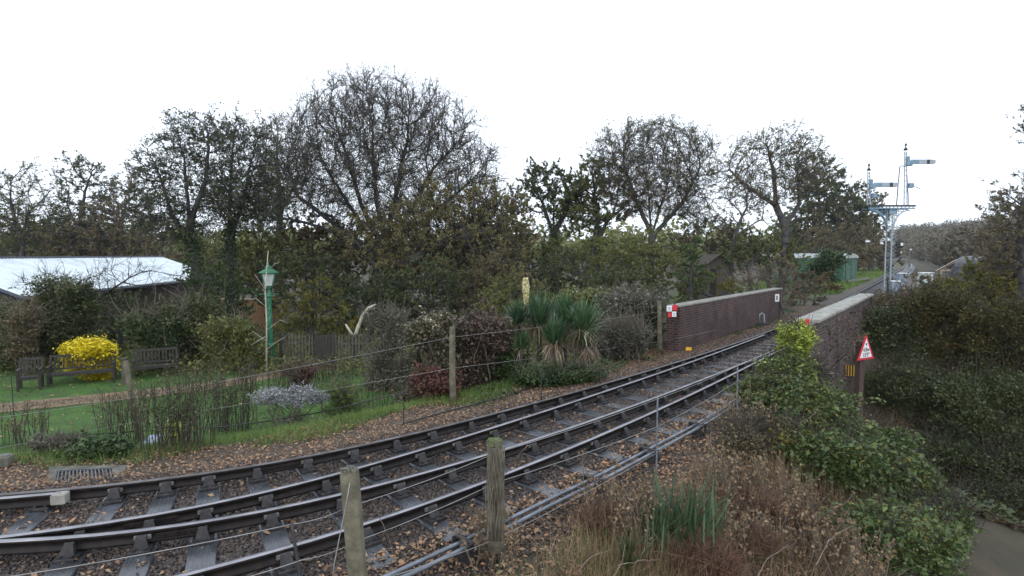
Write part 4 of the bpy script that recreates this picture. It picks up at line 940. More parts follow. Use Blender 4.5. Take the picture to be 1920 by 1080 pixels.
# cabinets
def cabinet(u0, v0, u1, v1, Yd, m, label, name='relay_cabinet'):
    a = P(u0, v0, Yd); b = P(u1, v1, Yd); w = b[0]-a[0]; z0 = min(h1(a[0], Yd), b[2])
    t = empty(name, ((a[0]+b[0])/2, Yd, z0), -.25, label=label, cat='cabinet', group='trackside cabinets'); hh = a[2]-z0
    mb = MB(); mb.box((0, 0, hh/2), (w, w*.8, hh), bev=.02); mb.build('body', MT[m], t)
    mb = MB(); mb.box((0, -.02, hh+.03), (w*1.14, w, .08), bev=.02); mb.build('lid', MT['white'], t)
    for s in (-1, 1):
        mb = MB(); mb.box((s*w*.235, -w*.4-.008, hh*.48), (w*.42, .016, hh*.82), bev=.004); d = mb.build('door', MT[m], t)
        mb = MB(); mb.box((s*w*.07, -w*.4-.03, hh*.5), (.02, .03, .12)); hd = mb.build('handle', MT['iron'], d)
cabinet(1671.7, 528, 1683, 566, 40.5, 'cabinet', 'narrow blue grey cabinet at the foot of the bracket signal')
cabinet(1685.5, 513, 1696.5, 536, 58, 'cabinet', 'blue grey cabinet behind the signal legs beside the bend of the line')
cabinet(1725.5, 512, 1744, 533, 60, 'mint', 'pale mint and white cabinet right of the line beside the brambles')
# green van body
t = wthing('van_body', P(1590, 528, 68), 'old green railway van body with a grey arched roof, overgrown with ivy', 'van body')
za = h1(42, 68); A0, A1 = P(1581, 520, 66), P(1606, 520, 70); dirb = np.array([-.55, .83]); 
Wd = np.hypot(*(A1-A0)[:2]); ax_ = (A1-A0)[:2]/Wd; zt2 = P(1590, 484, 68)[2]; Lb = 9.; back = np.array([-ax_[1], ax_[0]]); back = np.array([-.8, .6])
M = Matrix(((ax_[0], back[0], 0, A0[0]), (ax_[1], back[1], 0, A0[1]), (0, 0, 1, za), (0, 0, 0, 1)))
def vb(mbv, name, m, lab=None):
    o = mbv.build(name, m); o.data.transform(M); return adopt(o, t)
hb = zt2-za
mb = MB(); mb.box((Wd/2, Lb/2, hb/2), (Wd, Lb, hb)); vb(mb, 'body', MT['vangreen'])
mb = MB(); vs = []; 
for yy in (-.15, Lb+.1):
    for i in range(13): th = math.pi*i/12; vs.append((Wd/2-(Wd/2+.12)*math.cos(th), yy, hb+.55*math.sin(th)))
mb.add(vs, [(i, i+1, i+14, i+13) for i in range(12)]+[tuple(range(13)), tuple(range(25, 12, -1))]); vb(mb, 'roof', MT['roofgrey'])
for k in range(2):
    mb = MB(); mb.box((Wd*(.3+.4*k), -.03, hb*.48), (Wd*.34, .05, hb*.9), bev=.01); mb.box((Wd*(.14+.72*k), -.05, hb*.5), (.07, .04, hb), bev=.01); mb.box((Wd*(.3+.4*k), -.065, hb*.62), (Wd*.2, .03, .05)); vb(mb, 'door', MT['vangreen'])
mb = MB(); q0 = P(1588, 529, 62); q1 = P(1628, 519, 70); mb.tube([(q0[0], q0[1], za+.25), (q1[0], q1[1], za+.25)], .22, 6); o = mb.build('timber_baulk', MT['concrete']); tagp(o, 'grey timber baulk lying on the grass by the green van body', 'timber baulk')
# lamp poles
def pole(u, vb_, vt, Yd, label, cross=True):
    a = P(u, vt, Yd); z0 = h1(a[0], Yd); lh = 1 if cross else .45; t = empty('lamp_pole', (a[0], Yd, z0), label=label, cat='lamp pole', group='lamps along the line'); hh = a[2]-z0; s = Yd/90
    mb = MB(); mb.tube([(0, 0, 0), (0, 0, hh)], [.13*s, .09*s], 8); mb.build('pole', MT['postwood'], t)
    if cross: mb = MB(); mb.box((0, 0, hh-1.2*s), (3.0*s, .12, .12)); mb.build('crossarm', MT['postwood'], t)
    mb = MB(); mb.lathe((.1*s, -.1, hh-.35*s), [(.1*s*lh, 0), (.36*s*lh, .12*s*lh), (.3*s*lh, .4*s*lh), (.03, .5*s*lh)], 10); mb.build('lamp_head', MT['white'], t)
pole(1625, 512, 451, 95, 'tall lamp pole with crossarm on the green verge left of the line'); pole(1706, 482, 465, 170, 'distant lamp pole beside the far bend of the line', False)
# shed in the trees, lych gate shelter, tank
def shed(u0, u1, veave, vapex, Yd, m, mr, label, name, cat, opn=False, vb_=None, depth=3.5, rz=0.):
    a = P(u0, veave, Yd); b = P(u1, veave, Yd); w = b[0]-a[0]; cx = (a[0]+b[0])/2; z0 = h1(cx, Yd); he = a[2]-z0; ha = P((u0+u1)/2, vapex, Yd)[2]-z0
    t = empty(name, (cx, Yd, z0), rz, label=label, cat=cat)
    if not opn:
        mb = MB(); n = max(6, int(he/.16))
        for k in range(n): mb.box((0, depth/2, (k+.5)*he/n), (w, depth, he/n*.92))
        mb.box((0, depth/2, he/2), (w-.06, depth-.06, he)); mb.add([(-w/2, 0, he), (w/2, 0, he), (0, 0, ha)], [(0, 1, 2)]); mb.build('wall', MT[m], t)
        mb = MB(); mb.box((-w*.2, -.02, he*.45), (w*.22, .05, he*.8)); mb.build('door', MT['black'], t)
    else:
        for sx in (-1, 1):
            for yy in (0, depth): mb = MB(); mb.box((sx*w*.42, yy, he/2), (.14, .14, he)); mb.build('post', MT[m], t)
        mb = MB(); mb.box((0, 0, he), (w*.95, .12, .14)); mb.box((0, 0, (he+ha)/2-.05), (.1, .1, ha-he)); 
        mb.build('tie_beam', MT[m], t)
        mb = MB()
        for sx in (-1, 1): mb.tube([(sx*w*.55, -.06, he-.12), (0, -.06, ha)], .1, 4)
        mb.build('bargeboard', MT[m], t)
    mb = MB()
    for sx in (-1, 1):
        mb.add([(sx*w*.56, -.2, he-.1), (0, -.2, ha+.06), (0, depth+.2, ha+.06), (sx*w*.56, depth+.2, he-.1), (sx*w*.56, -.2, he-.18), (0, -.2, ha-.02), (0, depth+.2, ha-.02), (sx*w*.56, depth+.2, he-.18)], [(0, 1, 2, 3), (4, 5, 6, 7), (0, 1, 5, 4), (0, 3, 7, 4)])
    mb.build('roof', MT[mr], t); return t
shed(1320, 1374, 494, 478, 43, 'picket', 'barn', 'dark weathered shed of horizontal boards half hidden in the trees behind the parapet', 'garden_shed', 'shed', rz=.25)
shed(1766, 1824, 507, 487, 50, 'palewood', 'barn', 'open timber shelter with a pale gabled frame behind the brambles right of the line', 'timber_shelter', 'shelter', True, depth=.5, rz=-.6)
g = P(1842, 500, 40); z0 = h1(g[0], g[1]); t = wthing('storage_tank', (g[0], g[1], z0), 'purple grey round topped tank behind the brambles at the right', 'tank')
mb = MB(); r = 20*40/F; zc = P(1842, 480, 40)[2]-r; mb.tube([(g[0]-.1, 39.3, zc), (g[0]-.1, 39.35, zc), (g[0]+1.2, 43, zc)], [r*.9, r, r], 20); adopt(mb.build('barrel', MT['tank'], None, True), t)
mb = MB(); mb.box((g[0]+.2, 41, (z0+zc)/2), (r*1.7, 2.6, zc-z0)); adopt(mb.build('stand', MT['tank']), t)
mb = MB(); mb.tube([(g[0]+.3, 40.3, zc), (g[0]+.33, 40.4, zc)], [r*1.03]*2, 20); adopt(mb.build('band', MT['iron']), t)
# ------------------------------------------------------------------ trees: branch skeletons grown into an envelope
def skeleton(trunks, att, step, kill, infl, iters=90, par_w=.45, up=.08):
    pos = []; par = []
    for tr in trunks:
        tr = [np.array(p, float) for p in tr]
        if len(pos) == 0: prev = -1
        else: prev = int(np.argmin([np.linalg.norm(tr[0]-q) for q in pos]))
        for a, b in zip(tr[:-1], tr[1:]):
            n = max(1, int(np.linalg.norm(b-a)/step))
            for k in range(n+1):
                f = k/n if prev == -1 or a is not tr[0] else (k+1)/n
                pos.append(a+(b-a)*min(f, 1)+rng.normal(size=3)*step*.06); par.append(prev); prev = len(pos)-1
    pos = np.array(pos); par = np.array(par); dirs = np.zeros_like(pos); v = par >= 0
    dirs[v] = pos[v]-pos[par[v]]; dirs /= np.linalg.norm(dirs, axis=1)[:, None]+1e-9
    kids = np.zeros(len(pos), int); kids[np.unique(par[par >= 0])] = 1
    A = att; best = np.full(len(A), 1e9); who = np.zeros(len(A), int); start = 0; idle = 0
    for it in range(iters):
        if len(A) == 0: break
        newp = pos[start:]
        if len(newp):
            d = np.linalg.norm(A[:, None]-newp[None], axis=2); k = d.argmin(1); dm = d[np.arange(len(A)), k]
            m = dm < best; best[m] = dm[m]; who[m] = k[m]+start
        keep = best > kill; A = A[keep]; best = best[keep]; who = who[keep]; start = len(pos)
        if len(A) == 0: break
        ac = best < infl
        if not ac.any(): ac = best < best.min()+step*2
        w = who[ac]; dv = A[ac]-pos[w]; dv /= np.linalg.norm(dv, axis=1)[:, None]+1e-9
        ok_ = kids[w] < 3; w = w[ok_]; dv = dv[ok_]
        if len(w) == 0: break
        u, inv = np.unique(w, return_inverse=True); kids[u] += 1; kids = np.r_[kids, np.zeros(len(u), int)]; s = np.zeros((len(u), 3)); np.add.at(s, inv, dv)
        s /= np.linalg.norm(s, axis=1)[:, None]+1e-9
        s = s+dirs[u]*par_w+rng.normal(size=s.shape)*.12+[0, 0, up]; s /= np.linalg.norm(s, axis=1)[:, None]
        pos = np.vstack([pos, pos[u]+s*step]); par = np.r_[par, u]; dirs = np.vstack([dirs, s])
    return pos, par, dirs
def inell(n, blobs):
    """points in a union of ellipsoids ((c),(r),weight), more towards the rim"""
    w = np.array([b[2] for b in blobs], float); w /= w.sum(); out = []
    for b, k in zip(blobs, rng.multinomial(n, w)):
        v = unit(k)*(rng.random((k, 1))**.36); out.append(np.array(b[0])+v*np.array(b[1]))
    return np.vstack(out)
def tree(name, label, Yd, trunks, env, natt=700, step=.4, r0=.3, tipr=.014, leaf=None, nleaf=3000, lsize=.05, depth=.7, twigs=3, tlen=.6, bark='bark', ivy=0, cat='tree', group='trees', infl=4, droop=0., spread=.5, ivyr=.3, pw=1.8, pwd=.45, up=.08):
    tipr *= 1.45; natt = int(natt*1.35)
    b = P(trunks[0][0][0], trunks[0][0][1], Yd); z0 = h1(b[0], Yd); base = np.array([b[0], Yd, z0])
    TR = []
    for i, tr in enumerate(trunks):
        q = [P(t_[0], t_[1], Yd+(t_[2] if len(t_) > 2 else 0)) for t_ in tr]
        if i == 0: q[0] = base-[0, 0, .2]
        TR.append(q)
    blobs = []
    for e in env:
        c = P(e[0], e[1], Yd+(e[5] if len(e) > 5 else 0)); rx, rz = e[2]*Yd/F, e[3]*Yd/F; blobs.append((c, (rx, (rx+rz)/2*depth, rz), e[4] if len(e) > 4 else e[2]*e[3]))
    att = inell(natt, blobs)
    pos, par, dirs = skeleton(TR, att, step, step*1.5, step*infl, par_w=pwd, up=up)
    n = len(pos); ch = np.zeros(n, int)
    np.add.at(ch, par[par >= 0], 1); load = np.zeros(n); lv = np.where(ch == 0, 1., 0.)
    acc = lv.copy()
    for i in range(n-1, 0, -1):
        if par[i] >= 0: acc[par[i]] += acc[i]
    rad = tipr*np.maximum(acc, 1)**(1/pw); sc = r0/rad.max()
    rad = np.where(rad > tipr*1.2, tipr+(rad-tipr)*(r0-tipr)/(rad.max()-tipr), tipr)
    t = wthing(name, tuple(base), label, cat, group)
    i = np.where(par >= 0)[0]; pa = par[i]
    ra_ = np.minimum(rad[pa], rad[i]*1.6+.01); big = rad[i] > .05
    parts = []
    if big.any(): parts.append(segs(pos[pa][big], pos[i][big], ra_[big], rad[i][big], 7))
    V, Fc = merge(parts) if parts else segs(pos[pa[:2]], pos[i[:2]], ra_[:2], rad[i[:2]], 5)
    adopt(raw('trunk', V, Fc, MT[bark], smooth=True), t)
    sml = ~big; parts = [segs(pos[pa][sml], pos[i][sml], ra_[sml], rad[i][sml], 3)]
    def shoots(a, d, ln, r_):
        m1_ = a+d*ln*.4; d2 = d+rng.normal(size=d.shape)*.3+np.array([0, 0, .12-droop]); d2 /= np.linalg.norm(d2, axis=1)[:, None]; m2_ = m1_+d2*ln*.35
        d3 = d2+rng.normal(size=d.shape)*.3+np.array([0, 0, .1-droop]); d3 /= np.linalg.norm(d3, axis=1)[:, None]; e_ = m2_+d3*ln*.3; q = np.full(len(a), r_)
        return [segs(a, m1_, q, q*.85, 3), segs(m1_, m2_, q*.85, q*.6, 3), segs(m2_, e_, q*.6, q*.35, 3)], m1_, m2_, e_, d2
    thin = np.where((rad < tipr*2.6))[0]; src = np.repeat(thin, twigs); m = len(src)
    d = dirs[src]*.9+rng.normal(size=(m, 3))*spread*1.2; d[:, 2] += .15-droop*.3; d /= np.linalg.norm(d, axis=1)[:, None]
    a = pos[src]-dirs[src]*step*rng.random((m, 1)); pr, q1, q2, q3, dd2 = shoots(a, d, tlen*(.5+rng.random((m, 1))), tipr*.75); parts += pr
    s2 = rng.integers(0, m, int(m*2.2)); m2 = len(s2); f2 = rng.random((m2, 1)); a2 = q1[s2]+(q3[s2]-q1[s2])*f2
    d = dd2[s2]+rng.normal(size=(m2, 3))*spread*1.3; d /= np.linalg.norm(d, axis=1)[:, None]; pr, mid, _, e, _ = shoots(a2, d, tlen*.5*(.5+rng.random((m2, 1))), tipr*.55); parts += pr; e3 = mid; m = m2
    V, Fc = merge(parts); adopt(raw('branches', V, Fc, MT[bark]), t)
    if leaf and nleaf:
        k = rng.integers(0, m, nleaf); f = rng.random((nleaf, 1)); c = mid[k]+(np.where(rng.random((nleaf, 1)) < .5, e[k], e3[k])-mid[k])*f+rng.normal(size=(nleaf, 3))*lsize*.8
        adopt(leafmesh('foliage', c, lsize, L[leaf], up=.1), t)
    if ivy:
        zz = pos[:, 2]-z0; w = rad*(zz < ivyr*(zz.max()))*(rad > .05); 
        if w.sum() > 0:
            k = rng.choice(n, ivy, p=w/w.sum()); c = pos[k]+unit(ivy)*(rad[k][:, None]+.05+.3*rng.random((ivy, 1)))*[1, 1, 1]; c = c+dirs[k]*step*rng.random((ivy, 1))
            adopt(leafmesh('ivy', c, .052*max(1, Yd/40), L['ivy'], up=.2), t)
    return t
# ------------------------------------------------------------------ shrubs: leafy clumps with stems
def shrub(name, label, u, v, ru, rv, Yd, leaf, n, lsize, nl=9, depth=.8, cat='shrub', group='shrubs', base=None, stems=30, stem='stem', up=.4, asp=.6, wisp=0, wl=.5, rim=.42, lr=(.3, .52), extra=None, clump=.75, shoot=1.):
    c = P(u, v, Yd); rx, rz = ru*Yd/F, rv*Yd/F; ry = (rx+rz)/2*depth
    z0 = h1(c[0], Yd) if base is None else base
    nl = int(nl*1.5); th = rng.random(nl)*6.283; rr_ = np.sqrt(rng.random(nl))*(1-np.mean(lr)*.7); lx = c[0]+rr_*np.cos(th)*rx; ly = c[1]+rr_*np.sin(th)*ry
    lrad = rng.uniform(lr[0], lr[1], nl); top = c[2]+rz*np.sqrt(np.clip(1-rr_**2*.85, .05, 1))*rng.uniform(.8, 1.1, nl)-lrad*rz*.9; gz = height(lx, ly)+.1
    lz = top-np.maximum(top-gz, 0)*rng.random(nl)**.95; lz[:nl//3] = top[:nl//3]; lz = np.maximum(lz, gz); lc = np.stack([lx, ly, lz], 1)
    k = rng.choice(nl, n, p=lrad**2/(lrad**2).sum()); d = unit(n); r = 1-np.abs(rng.normal(size=n))*rim; r = r.clip(.1, 1.25)
    p = lc[k]+d*(r*lrad[k])[:, None]*[rx, ry, min(rz, rx*1.4)]
    # clump into sprays so gaps show
    ns = max(8, n//45); cs = p[rng.integers(0, n, ns)]
    q = cs[rng.integers(0, ns, n)]+rng.normal(size=(n, 3))*lsize*3.2
    msk = rng.random(n) < clump; p[msk] = q[msk]
    nsh = max(6, n//110); si_ = rng.integers(0, n, nsh); sd_ = unit(nsh)*.7+(p[si_]-c)/np.array([rx, ry, rz]); sd_[:, 2] = np.abs(sd_[:, 2])*.8+.25; sd_ /= np.linalg.norm(sd_, axis=1)[:, None]
    sl_ = (.12+.3*rng.random((nsh, 1)))*(rx+rz)*.55; per = max(1, int(n*.22*shoot/nsh)); kk = np.repeat(np.arange(nsh), per); ff = rng.random((len(kk), 1))
    ps = p[si_][kk]+sd_[kk]*sl_[kk]*ff-np.array([0, 0, .25])*sl_[kk]*ff**2+rng.normal(size=(len(kk), 3))*lsize*.9; p = np.vstack([p, ps])
    zmin = height(p[:, 0], p[:, 1])+.01; p[:, 2] = np.where(p[:, 2] < zmin, zmin+rng.random(len(p))*rz*.6, p[:, 2])
    t = wthing(name, (c[0], Yd, z0), label, cat, group)
    adopt(leafmesh('foliage', p, lsize, L[leaf], up=up, asp=asp), t)
    if extra:
        lf, cnt, sz, zf = extra; top = p[p[:, 2] > np.quantile(p[:, 2], zf)]; kk = rng.integers(0, len(top), cnt)
        adopt(leafmesh('flower_heads' if lf in ('cream', 'fluff', 'silver') else 'tinted_leaves', top[kk]+rng.normal(size=(cnt, 3))*sz, sz, L[lf], up=1), t)
    if stems:
        b = np.stack([c[0]+rng.normal(size=stems)*rx*.25, Yd+rng.normal(size=stems)*ry*.25, np.zeros(stems)], 1); b[:, 2] = height(b[:, 0], b[:, 1])-.05
        e = p[rng.integers(0, n, stems)]; mid = (b+e)/2+[0, 0, rz*.25]+rng.normal(size=(stems, 3))*rx*.08
        s = max(.005, .0006*Yd)*(1+rng.random(stems)); parts = [segs(b, mid, s*1.5, s, 4), segs(mid, e, s, s*.5, 4)]
        if wisp:
            kk = rng.integers(0, n, wisp); a = p[kk]; dd = unit(wisp); dd[:, 2] = np.abs(dd[:, 2])+.35; dd /= np.linalg.norm(dd, axis=1)[:, None]
            l_ = wl*(.4+rng.random((wisp, 1))); sw = np.full(wisp, max(.0035, .0006*Yd)); m2 = a+dd*l_*.5; e2 = m2+(dd+rng.normal(size=dd.shape)*.3)*l_*.5
            parts += [segs(a, m2, sw, sw*.8, 3), segs(m2, e2, sw*.8, sw*.4, 3)]
        V, Fc = merge(parts); adopt(raw('stems', V, Fc, MT[stem]), t)
    return t
def deadstems(name, label, u, v, w, hgt, n, heads=True, mat_='stem', cat='dead plants', spread=.12, group='dead flower stems', hcol='brown'):
    g = onground(u, v); W = w*g[1]/F; n = int(n*1.35); t = wthing(name, tuple(g), label, cat, group)
    x = g[0]+rng.uniform(-W/2, W/2, n); y = g[1]+rng.normal(size=n)*.22; b = np.stack([x, y, height(x, y)-.02], 1)
    hh = hgt*(.5+.6*rng.random((n, 1))); d = rng.normal(size=(n, 3))*spread; d[:, 2] = 1; m1 = b+d*hh*.5; d2 = d+rng.normal(size=(n, 3))*spread; d2[:, 2] = 1; e = m1+d2*hh*.5
    s = np.full(n, .0075); parts = [segs(b, m1, s*1.2, s, 3), segs(m1, e, s, s*.6, 3)]
    nb = n*3; k = rng.integers(0, n, nb); f = rng.random((nb, 1)); a = m1[k]+(e[k]-m1[k])*f; db = unit(nb)*.8; db[:, 2] = .6+.5*rng.random(nb); e2 = a+db*.16*hgt; parts.append(segs(a, e2, np.full(nb, .004), np.full(nb, .003), 3))
    V, Fc = merge(parts); adopt(raw('stems', V, Fc, MT[mat_]), t)
    nh = n*14; k = rng.integers(0, n, nh); f = rng.random((nh, 1))**.45; p = b[k]+(e[k]-b[k])*f+rng.normal(size=(nh, 3))*.022
    p2 = e2[rng.integers(0, nb, n*10)]+rng.normal(size=(n*10, 3))*.012
    adopt(leafmesh('seed_heads', np.vstack([p, p2]), .017, L[hcol], up=0), t); return t
T = 'tree'
# --- far left wood
tree('bare_tree', 'thin bare tree at the far left edge above the white roof', 53, [[(40, 520), (42, 470), (50, 400)], [(42, 470), (20, 380)]], [(10, 400, 75, 95), (75, 380, 50, 75)], 650, .5, .22, .016, 'olive', 5000, .07, twigs=3, tlen=.8, bark='barkfar')
tree('bare_tree', 'tufted tree with a forked trunk, second from the left above the white roof', 53, [[(150, 520), (148, 450), (150, 385)], [(148, 440), (125, 380)], [(150, 400), (165, 340)]], [(155, 320, 45, 34), (130, 350, 28, 28), (190, 365, 40, 34), (160, 420, 75, 50)], 650, .5, .24, .018, 'dark', 9000, .075, twigs=3, tlen=.7, bark='barkfar')
tree('bare_tree', 'low reddish brown tree above the middle of the white roof', 52, [[(215, 520), (215, 470), (220, 430)]], [(220, 425, 85, 62), (250, 365, 50, 50), (120, 450, 60, 40)], 600, .5, .2, .016, 'brown', 11000, .075, twigs=3, tlen=.7, bark='barkfar')
tree('bare_tree', 'dense dull green tree behind the left end of the barn roof', 58, [[(60, 510), (60, 450)]], [(50, 440, 90, 50), (-40, 430, 60, 60)], 420, .6, .2, .018, 'olive', 12000, .09, twigs=3, tlen=.8, bark='barkfar')
tree('feathery_tree', 'tall feathery dark tree with a leaning ivy clad trunk right of the barn', 26, [[(392, 640), (378, 560), (362, 470), (352, 380), (345, 300)], [(362, 470), (320, 400), (300, 330)], [(356, 420), (385, 340), (392, 260)]],
     [(350, 270, 50, 55), (295, 320, 45, 55), (390, 270, 40, 62), (330, 400, 75, 60), (400, 350, 50, 60), (270, 390, 35, 50)], 1800, .27, .2, .0105, 'dark', 15000, .04, twigs=4, tlen=.6, ivy=3800, droop=.25, ivyr=.5, pw=1.8)
tree('feathery_tree', 'slender dark tree with upright stems just left of the big oak', 28, [[(432, 630), (432, 540), (430, 450), (432, 360), (436, 280)], [(430, 450), (460, 370), (470, 300)]],
     [(440, 270, 38, 50), (480, 290, 40, 60), (440, 370, 50, 70), (500, 360, 40, 70)], 1500, .28, .16, .0105, 'dark', 11000, .04, twigs=4, tlen=.6, ivy=3800, ivyr=.7, pw=1.8)
tree('bare_tree', 'pale bare tree rising between the slender tree and the big oak', 38, [[(520, 600), (522, 480), (525, 400), (520, 300)], [(525, 400), (560, 330)]], [(515, 270, 40, 62), (550, 320, 50, 70), (500, 360, 60, 60)], 1100, .38, .2, .0125, 'oak', 6000, .045, twigs=3, tlen=.7)
tree('bare_shrub', 'tangle of bare branches spreading in front of the white roof', 22, [[(150, 650), (150, 570)], [(150, 575), (80, 530)], [(150, 575), (230, 530)]], [(100, 525, 75, 32), (240, 515, 85, 36), (330, 525, 40, 30)], 260, .3, .06, .0075, None, 0, .03, twigs=2, tlen=.5, cat='shrub', group='shrubs')
# --- the big oak
tree('oak_tree', 'huge spreading oak with a fan of bare branches, the tallest tree in the middle', 34,
     [[(712, 600), (708, 530), (715, 490), (722, 450)], [(712, 485), (660, 450), (600, 425), (540, 410), (490, 405)], [(718, 480), (665, 400), (620, 330)], [(720, 470), (680, 390), (655, 310)], [(722, 450), (705, 370), (700, 300)], [(722, 455), (740, 380), (755, 300)], [(722, 455), (775, 390), (810, 320)], [(722, 460), (800, 410), (860, 360)], [(720, 470), (820, 440, -1), (900, 410, -2)], [(715, 480), (640, 430), (560, 370), (540, 320)], [(718, 475), (830, 460, -2), (930, 450, -3)]],
     [(700, 220, 120, 78), (620, 260, 90, 85), (800, 260, 95, 85), (860, 330, 85, 80), (560, 330, 75, 80), (700, 330, 150, 100), (900, 400, 60, 60, 3000), (780, 420, 110, 50), (500, 390, 60, 50, 2500)], 5200, .34, .42, .0125, 'oak', 46000, .032, twigs=4, tlen=.85, depth=.75, infl=5, pw=1.75, pwd=.9)
tree('oak_tree', 'low wide oak still holding olive brown leaves in front of the huge oak', 31, [[(735, 600), (740, 540), (760, 490), (800, 440)], [(762, 490), (850, 450), (920, 430)], [(740, 540), (690, 480), (650, 430)]],
     [(830, 420, 120, 70), (900, 480, 90, 80), (760, 470, 90, 70), (940, 400, 50, 60), (690, 460, 60, 50)], 1700, .4, .34, .013, 'oak', 110000, .037, twigs=3, tlen=.7, ivy=4000, ivyr=.4)
tree('leafy_tree', 'rusty brown leaved tree filling the right flank of the big oak', 33, [[(940, 600), (930, 520), (930, 450)]], [(930, 470, 68, 95), (960, 420, 38, 50), (890, 520, 70, 60)], 750, .45, .2, .013, 'brown', 70000, .037, twigs=3, tlen=.6)
# --- middle
tree('ivy_tree', 'dark ivy clad tree with sky below its crown, left of the fan shaped tree', 50, [[(1040, 520), (1040, 450), (1038, 390)], [(1040, 450), (1020, 390)], [(1040, 440), (1070, 370)]],
     [(1020, 345, 55, 42), (1060, 370, 60, 50), (990, 370, 35, 35)], 700, .52, .3, .014, 'dark', 46000, .052, twigs=3, tlen=.8, ivy=5000, ivyr=.9)
tree('ivy_tree', 'dense olive and dark green tree leaning against the fan shaped tree', 49, [[(1120, 520), (1118, 450), (1120, 390)], [(1118, 450), (1150, 400)]], [(1120, 340, 60, 42), (1160, 370, 45, 45), (1100, 400, 65, 40)], 700, .52, .3, .014, 'olive', 50000, .052, twigs=3, tlen=.8, ivy=4500, ivyr=.9)
tree('bare_tree', 'fan shaped tree of many upright bare branches behind the brick parapet', 47, [[(1218, 560), (1220, 480), (1222, 430)], [(1222, 440), (1190, 370), (1170, 310)], [(1222, 440), (1215, 350)], [(1222, 440), (1250, 350)], [(1222, 445), (1280, 380), (1310, 320)]],
     [(1230, 275, 85, 50), (1170, 300, 62, 55), (1290, 310, 58, 60), (1235, 350, 105, 70), (1300, 390, 40, 40)], 3600, .42, .3, .0145, 'oak', 26000, .05, twigs=4, tlen=1.0, bark='bark', pwd=.95)
tree('bare_tree', 'open branched tree with a forked black trunk standing apart, left of the bracket signal', 46, [[(1468, 540), (1470, 480), (1472, 425)], [(1472, 428), (1455, 385), (1400, 350), (1370, 320)], [(1472, 428), (1500, 380), (1495, 320)], [(1455, 385), (1450, 320), (1440, 280)]],
     [(1470, 275, 62, 34), (1410, 300, 50, 45), (1500, 320, 62, 60), (1440, 350, 60, 45), (1380, 340, 35, 45)], 2200, .42, .32, .0145, 'oak', 12000, .055, twigs=3, tlen=.9)
tree('bare_tree', 'small crooked bare tree under the left side of the open branched tree', 42, [[(1375, 560), (1372, 480), (1385, 420), (1400, 390)], [(1380, 440), (1430, 410), (1455, 440)]], [(1400, 370, 45, 40), (1365, 400, 35, 45)], 330, .45, .14, .015, 'brown', 1300, .06, twigs=2, tlen=.7)
tree('ivy_tree', 'dense dark tree sloping down to the bracket signal', 112, [[(1540, 500), (1540, 440), (1535, 360)], [(1540, 440), (1580, 400)]], [(1530, 345, 50, 58), (1565, 390, 60, 68), (1600, 430, 48, 62), (1520, 430, 60, 55)], 1000, 1.05, .5, .03, 'dark', 52000, .14, twigs=3, tlen=1.6)
tree('bare_tree', 'grey bare trees edge nearest the bracket signal, low against the sky', 120, [[(1630, 505), (1628, 450), (1625, 400)]], [(1625, 420, 38, 62), (1590, 430, 40, 70), (1640, 460, 35, 42)], 550, 1.2, .35, .036, 'brown', 13000, .17, twigs=3, tlen=1.7, bark='barkfar')
# --- right edge
tree('leafy_tree', 'tall dark leafy tree at the right edge with twigs against the white sky', 21, [[(1925, 620), (1920, 500), (1915, 400)]], [(1912, 400, 48, 62), (1880, 460, 52, 60), (1940, 350, 38, 42), (1950, 240, 32, 60)], 900, .28, .16, .0085, 'brown', 12000, .026, twigs=3, tlen=.5)
tree('leafy_tree', 'small yellowing tree among the right hand thicket', 23, [[(1800, 640), (1800, 590)]], [(1800, 585, 60, 55), (1850, 560, 50, 70), (1760, 610, 50, 50)], 700, .28, .1, .009, 'ygreen', 24000, .042, twigs=3, tlen=.4)
